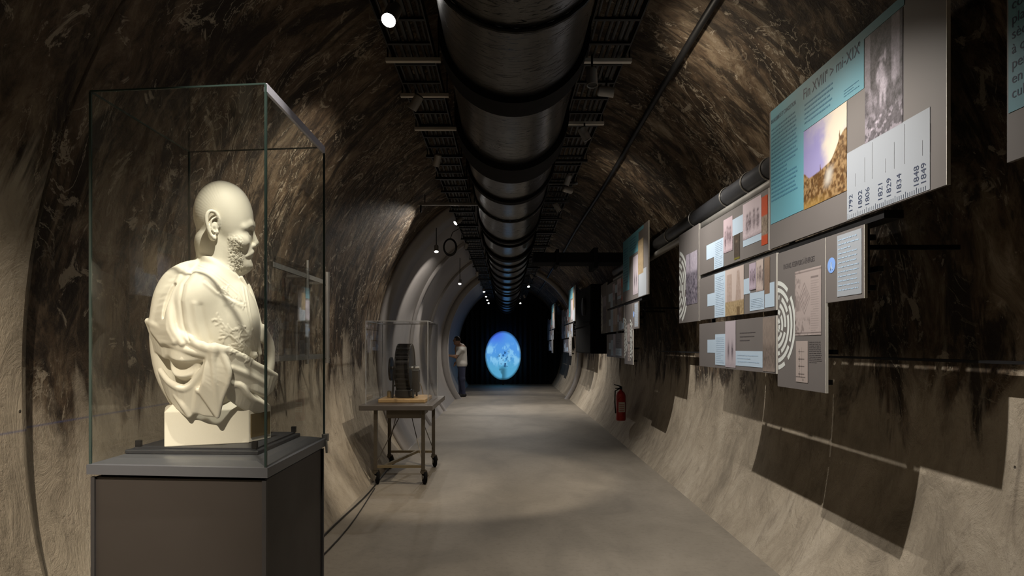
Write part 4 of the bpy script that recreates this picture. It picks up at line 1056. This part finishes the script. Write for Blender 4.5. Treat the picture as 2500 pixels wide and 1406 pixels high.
# hair grain on the skull
hs = np.where((V[:, 2] > Z(600)) & (V[:, 0] < 575))[0]
hx, hz = V[hs, 0], V[hs, 2]
ang_ = np.arctan2(hz-Z(560), hx-560); V[hs] += N[hs]*(.12*np.sin(ang_*90+3*fbm(hx/40+20, hz/40+20, 2, 9))*sst(560, 520, hx))[:, None]
js = np.where((V[:, 0] > 550) & (V[:, 0] < 596) & (V[:, 2] < Z(572)) & (V[:, 2] > Z(660)) & (np.abs(V[:, 1]) > 12))[0]
jx, jz = V[js, 0], V[js, 2]
wv_ = fbm(jx/12+9, jz/12+4, 1.3, 5, 3); cur = np.abs(np.sin(wv_*26))
edge_ = sst(550, 560, jx)*sst(596, 584, jx)*sst(Z(572), Z(584), jz)
V[js] += N[js]*(3.0*(cur-.35)*edge_)[:, None]
BA = math.radians(23.5); BX, BY = -1.047, 2.35
def bw(x, d, z):
    u, v = (x-520)/742.0, d/700.0
    return BX+u*math.cos(BA)-v*math.sin(BA), BY+u*math.sin(BA)+v*math.cos(BA), 1.192+z/681.0
W = np.stack(bw(V[:, 0], V[:, 1], V[:, 2]), 1)
bust = empty('plaster_bust', (-1.05, 2.36, 1.192), 'cream plaster bust of a bald moustached man in a coat, inside the glass case', 'bust')
np_mesh('sculpted_figure', W, Q, M['plaster'], bust)
# socle: eight-sided block with sloping top
def bp(px, d, py): return bw(px, d, 1072-py)
sq = [(408, -72), (604, -80), (662, -14), (662, 74), (600, 100), (420, 100), (400, 60)]
mb = MB(); k = len(sq)
vs = [bp(a, b, 1072) for a, b in sq]+[bp(a, b, 992) for a, b in sq]+[bp(530+(a-530)*.62, b*.62, 950) for a, b in sq]
mb.add(vs, [tuple(range(k))[::-1], tuple(range(2*k, 3*k))]+[(q*k+i, q*k+(i+1) % k, (q+1)*k+(i+1) % k, (q+1)*k+i) for q in (0, 1) for i in range(k)])
mb.build('socle', M['plaster'], bust, bevel=.003)
a, b = Vector(bp(608, -75.5, 1060)), Vector(bp(658, -18.5, 1060)); u = (b-a); nn = Vector((u.y, -u.x, 0)).normalized()*.004; hh = Vector((0, 0, .082))
mb = MB(); mb.add([a, b, b+hh, a+hh, a+nn, b+nn, b+hh+nn, a+hh+nn], [(0, 1, 2, 3), (7, 6, 5, 4), (0, 4, 5, 1), (1, 5, 6, 2), (2, 6, 7, 3), (3, 7, 4, 0)])
mb.build('plaque', M['plaque'], bust)

# ================================================================== trolley with the model under a clear cover
Y1, Y2 = 7.17, 8.60
rt = empty('trolley', (-1.2, 7.9, 0), 'wheeled metal trolley table by the left wall, carrying the clear cover', 'trolley')
MB().box((-1.61, Y1, .825), (-.80, Y2, .88)).build('tabletop', M['tabletop'], rt, bevel=.006)
MB().box((-1.32, Y1+.06, .735), (-.94, Y1+.75, .825)).build('drawer', M['frame'], rt, bevel=.004)
legs = [(-1.44, Y1+.08), (-.915, Y1+.08), (-1.47, 8.28), (-.915, 8.28)]
for x, y in legs:
    MB().box((x-.02, y-.02, .16), (x+.02, y+.02, .825)).build('leg', M['frame'], rt, bevel=.003)
    cs = MB(); cs.bar((x, y, .17), (x, y, .12), .05, .03); cs.bar((x-.022, y, .15), (x+.02, y+.03, .08), .008, .035); cs.bar((x+.028, y, .15), (x+.045, y+.03, .08), .008, .035)
    c_ = cs.build('caster', M['frame'], rt)
    mb = MB(); wx = x+.012; mb.lathe([(.03, -.016), (.068, -.018), (.078, -.010), (.078, .010), (.068, .018), (.03, .016)], (wx, y+.03, .078), (1, .35, 0), 24)
    w_ = mb.build('wheel', M['band'], c_, smooth=True)
    MB().lathe([(.028, -.024), (.028, .024)], (wx, y+.03, .078), (1, .35, 0), 14).build('hub', M['galv'], c_)
for (a, b) in ((legs[0], legs[1]), (legs[2], legs[3]), (legs[0], legs[2]), (legs[1], legs[3])):
    if (a, b) == (legs[1], legs[3]) or (a, b) == (legs[0], legs[2]): continue
    MB().bar((a[0], a[1], .20), (b[0], b[1], .20), .03).build('stretcher', M['brass'], rt)
MB().bar((-1.35, Y1+.08, .20), (-1.12, 8.28, .20), .03).build('stretcher', M['brass'], rt)
for a, b in (((-1.44, 7.25, .22), (-1.20, 7.6, .78)), ((-.915, 7.25, .22), (-1.12, 7.7, .76)), ((-1.47, 8.28, .3), (-1.30, 7.9, .78)), ((-.915, 8.28, .22), (-1.05, 7.8, .8))):
    MB().tube([a, b], .005, 6).build('brace_rod', M['frame'], rt)
# cover
cv = empty('clear_cover', (-1.2, 7.8, .88), 'clear acrylic box cover standing on the trolley over the black model', 'cover')
cx0, cx1, cy0, cy1, cz1 = -1.56, -.868, 7.30, 8.30, 1.81
for nm, q in (('pane', [(cx0, cy0), (cx1, cy0)]), ('pane', [(cx1, cy0), (cx1, cy1)]), ('pane', [(cx1, cy1), (cx0, cy1)]), ('pane', [(cx0, cy1), (cx0, cy0)])):
    (ax, ay), (bx, by) = q; MB().add([(ax, ay, .881), (bx, by, .881), (bx, by, cz1), (ax, ay, cz1)], [(0, 1, 2, 3)]).build('pane', M['acryl'], cv)
MB().add([(cx0, cy0, cz1), (cx1, cy0, cz1), (cx1, cy1, cz1), (cx0, cy1, cz1)], [(0, 1, 2, 3)]).build('top_pane', M['acryl'], cv)
mb = MB()
for ax, ay in ((cx0, cy0), (cx1, cy0), (cx1, cy1), (cx0, cy1)): mb.box((ax-.004, ay-.004, .881), (ax+.004, ay+.004, cz1))
for a, b in (((cx0, cy0), (cx1, cy0)), ((cx1, cy0), (cx1, cy1)), ((cx1, cy1), (cx0, cy1)), ((cx0, cy1), (cx0, cy0))): mb.bar((*a, cz1), (*b, cz1), .009)
M['acedge'] = simple('acrylic_edge', (.34, .35, .36), .2, .1)
mb.build('edge_beads', M['acedge'], cv)
o = MB().box((-1.46, 7.48, .881), (-.92, 8.18, .925)).build('display_board', M['wood'], bevel=.008); tag(o, 'light wooden board under the black model, inside the clear cover', 'board')
# model: big toothed wheel seen edge-on between two frames
md = empty('machine_model', (-1.2, 7.8, .925), 'small black machine model with a tall slatted wheel on a wooden board', 'model machine')
wc = (-1.2, 7.82, 1.27)
mb = MB(); mb.lathe([(.26, -.075), (.285, -.085), (.285, -.07), (.262, -.065), (.262, .065), (.285, .07), (.285, .085), (.26, .075)], wc, (1, 0, 0), 48); mb.build('wheel_drum', M['modelblack'], md, smooth=False)
for k in range(28):
    a = 2*math.pi*k/28; c0 = Vector((wc[0], wc[1]+.278*math.cos(a), wc[2]+.278*math.sin(a)))
    MB().bar(c0-Vector((.08, 0, 0)), c0+Vector((.08, 0, 0)), .014, .022).build('slat', M['modelblack'], md)
MB().lathe([(.018, -.19), (.018, .17)], wc, (1, 0, 0), 14).build('axle', M['galv'], md, smooth=True)
for sx in (-.125, .115):
    for dy_, in ((-.16,), (.16,)):
        MB().bar((wc[0]+sx, wc[1]+dy_, .925), (wc[0]+sx, wc[1]+dy_*.25, 1.30), .022, .022).build('leg', M['modelblack'], md, bevel=.003)
    MB().bar((wc[0]+sx, wc[1]-.11, 1.06), (wc[0]+sx, wc[1]+.11, 1.06), .016).build('cross_bar', M['modelblack'], md)
mb = MB(); mb.lathe([(.12, -.01), (.14, -.012), (.14, .012), (.12, .01)], (wc[0]-.165, wc[1]-.02, 1.26), (1, 0, 0), 32); mb.build('side_wheel', M['modelblack'], md, smooth=False)
mb = MB()
for k in range(6):
    a = math.pi*k/6; mb.bar((wc[0]-.165, wc[1]-.02+.12*math.cos(a), 1.26+.12*math.sin(a)), (wc[0]-.165, wc[1]-.02-.12*math.cos(a), 1.26-.12*math.sin(a)), .01)
mb.build('side_wheel_spokes', M['modelblack'], md)
MB().box((wc[0]+.10, wc[1]-.14, .99), (wc[0]+.175, wc[1]+.02, 1.25)).build('gear_box', M['modelblack'], md, bevel=.008)
MB().lathe([(.02, 0), (.026, .01), (.026, .07), (.012, .08)], (wc[0]-.165, wc[1]-.15, .93), (0, 0, 1), 14).build('knob', M['brass'], md, smooth=True)
MB().box((wc[0]-.09, wc[1]-.20, .94), (wc[0]+.09, wc[1]+.20, 1.02)).build('trough', M['modelblack'], md, bevel=.01)
MB().tube([(wc[0]+.16, wc[1]-.05, 1.12), (wc[0]+.19, wc[1]+.0, 1.06), (wc[0]+.2, wc[1]+.1, .95)], .006, 8).build('crank', M['galv'], md)

# ================================================================== clear sign on brackets, left wall
sg = empty('clear_sign', (-1.62, 5.3, 1.4), 'transparent sign sheet on two steel tubes standing off the left wall', 'sign')
sx_ = -1.62
for y, r, a, b in ((5.34, .014, 1.385, 2.23), (5.92, .026, 1.38, 2.20)):
    MB().tube([(sx_, y, a), (sx_, y, b)], r, 14).build('upright_tube', M['galv'], sg, smooth=True)
MB().box((sx_+.018, 4.52, 1.42), (sx_+.024, 5.34, 2.16)).build('clear_sheet', M['acryl'], sg)
for y in (5.34, 5.92):
    for z in (1.45, 2.10):
        MB().bar((sx_, y, z), (XC-halfw(z)+.02, y, z), .022).build('wall_arm', M['galv'], sg)
for z in (1.44, 2.10): MB().box((sx_-.012, 4.55, z-.018), (sx_+.004, 5.92, z+.018)).build('crossbar', M['galv'], sg)
# cable along the foot of the left wall
pts = [(XC-FW+.05+.02*math.sin(y*2.1), y, .012) for y in np.arange(3.2, 9.2, .3)]
tag(MB().tube(pts, .008, 6).build('floor_cable', M['cable'], smooth=True), 'thin black cable lying along the foot of the left wall', 'cable')
pts = [(XC-FW+.12+.05*math.sin(y*1.3+1), y, .010) for y in np.arange(3.4, 7.2, .3)]
tag(MB().tube(pts, .006, 6).build('floor_cable', M['cable'], smooth=True), 'looser black cable curving out from the left wall foot before the trolley', 'cable')
# hanging ring and lamp beam before the pale arch
b_ = empty('lamp_beam', (-.8, 8.1, 3.30), 'thin horizontal steel beam hung under the left tray before the pale arch', 'beam')
MB().box((-1.07, 8.08, 3.27), (-.32, 8.12, 3.30)).build('beam', M['galv'], b_); MB().bar((-1.05, 8.1, 3.27), (-1.05, 8.1, 3.18), .02).build('end_post', M['black'], b_); MB().bar((-1.0, 8.1, 3.28), (-1.0, 8.1, 3.40), .012).build('drop_rod', M['black'], b_)
b_ = empty('cable_coil', (-.83, 9.85, 3.0), 'round coil of black cable hanging by the lamp at the pale arch', 'cable coil')
for q in range(3):
    r = .085+.008*q; pts = [(-.84+r*math.cos(a), 9.85+.015*q, 3.02+r*1.3*math.sin(a)) for a in np.linspace(0, 2*math.pi, 29)]
    MB().tube(pts, .007, 6).build('loop', M['cable'], b_)
MB().tube([(-.84, 9.85, 3.13), (-.80, 9.85, 3.24), (-.68, 9.85, 3.31)], .006, 6).build('tail', M['cable'], b_)

# ================================================================== visitor at the portal
H = Field((-60, -40, 0), (60, 60, 180), 1.5)
def c(p, q, ra, rb, k=4): H.cap(p, q, ra, rb, k)
# leaning a little towards the left wall, facing left, arm raised to it
c((6, 0, 96), (2, 0, 140), 15, 17, 8); c((4, -14, 138), (4, 14, 138), 9, 9, 8)
c((0, 0, 146), (-4, 0, 156), 6, 6); H.ell((-8, 0, 165), (10, 8, 12), 3); H.ell((-17, 0, 164), (3, 2, 3), 2); H.ell((-13, 0, 156), (5, 5, 4), 3)
c((4, -20, 137), (-10, -26, 118), 6, 4.6); c((-10, -26, 118), (-34, -24, 122), 4.6, 3.2); c((4, 20, 137), (2, 24, 110), 6, 4.8); c((2, 24, 110), (-14, 20, 98), 4.6, 3.2)
for yy, zz, L in ((-27, 124, 9), (-25, 125, 10), (-23, 125, 9.5), (-21, 124, 8)): c((-34, yy*.97, 122.5), (-34-L, yy, zz), 1.6, 1.1, 2)
H.cap((-34, -25, 122.5), (-37, -24, 123), 3.6, 3.4, 2); c((-33, -22, 123), (-38, -19, 128), 1.6, 1.3, 2)
for j, (yy, L) in enumerate(((17, 7), (19, 8), (21, 8), (23, 7))): c((-15, yy, 96), (-19, yy, 96-L), 1.6, 1.2, 2)
H.cap((-14, 20, 98), (-16, 20, 94), 3.4, 3.2, 2); c((-13, 16, 96), (-17, 14, 91), 1.6, 1.3, 2)
c((6, -8, 94), (8, -10, 52), 11, 7.5, 6); c((6, 8, 94), (2, 10, 52), 11, 7.5, 6); c((8, -10, 52), (12, -11, 10), 7, 4.8); c((2, 10, 52), (2, 12, 10), 7, 4.8)
for x0, yy in ((12, -11), (2, 12)): H.cap((x0+3, yy, 5), (x0-12, yy, 4), 4.8, 3.8, 3)
Vp, Qp = H.mesh(); Np = nrm(Vp, Qp)
if Np[np.argmax(Vp[:, 2])][2] < 0: Qp = Qp[:, ::-1]; Np = -Np
pr = empty('person', (-1.40, 19.9, 0), 'person in white t-shirt and dark jeans reaching to the left wall beyond the portal', 'person')
def place(V): return np.stack([-1.40+V[:, 0]*.0104, 19.9+V[:, 1]*.0104, V[:, 2]*.0103+.003], 1)
body = np_mesh('body', place(Vp), Qp, M['skin'], pr)
def garment(name, mask, off, mat):
    f = mask[Qp].all(1); used = np.unique(Qp[f]); mp = np.full(len(Vp), -1); mp[used] = np.arange(len(used))
    np_mesh(name, place(Vp[used]+Np[used]*off), mp[Qp[f]], mat, pr)
x_, y_, z_ = Vp.T
arm = (x_ < -9) | ((np.abs(y_) > 21) & (z_ < 122))
garment('t_shirt', (z_ > 88) & (z_ < 147) & ~arm, 1.2, M['shirt'])
garment('jeans', (z_ > 8) & (z_ < 96) & ~((x_ < -9) & (z_ > 80)) & ~((np.abs(y_) > 16.5) & (z_ > 80) & (x_ < 0)), .8, M['jeans'])
garment('shoes', z_ < 9, 1.0, M['shoe'])
garment('hair', (z_ > 163) & ((x_ > -12) | (z_ > 172)), 1.0, M['hair'])
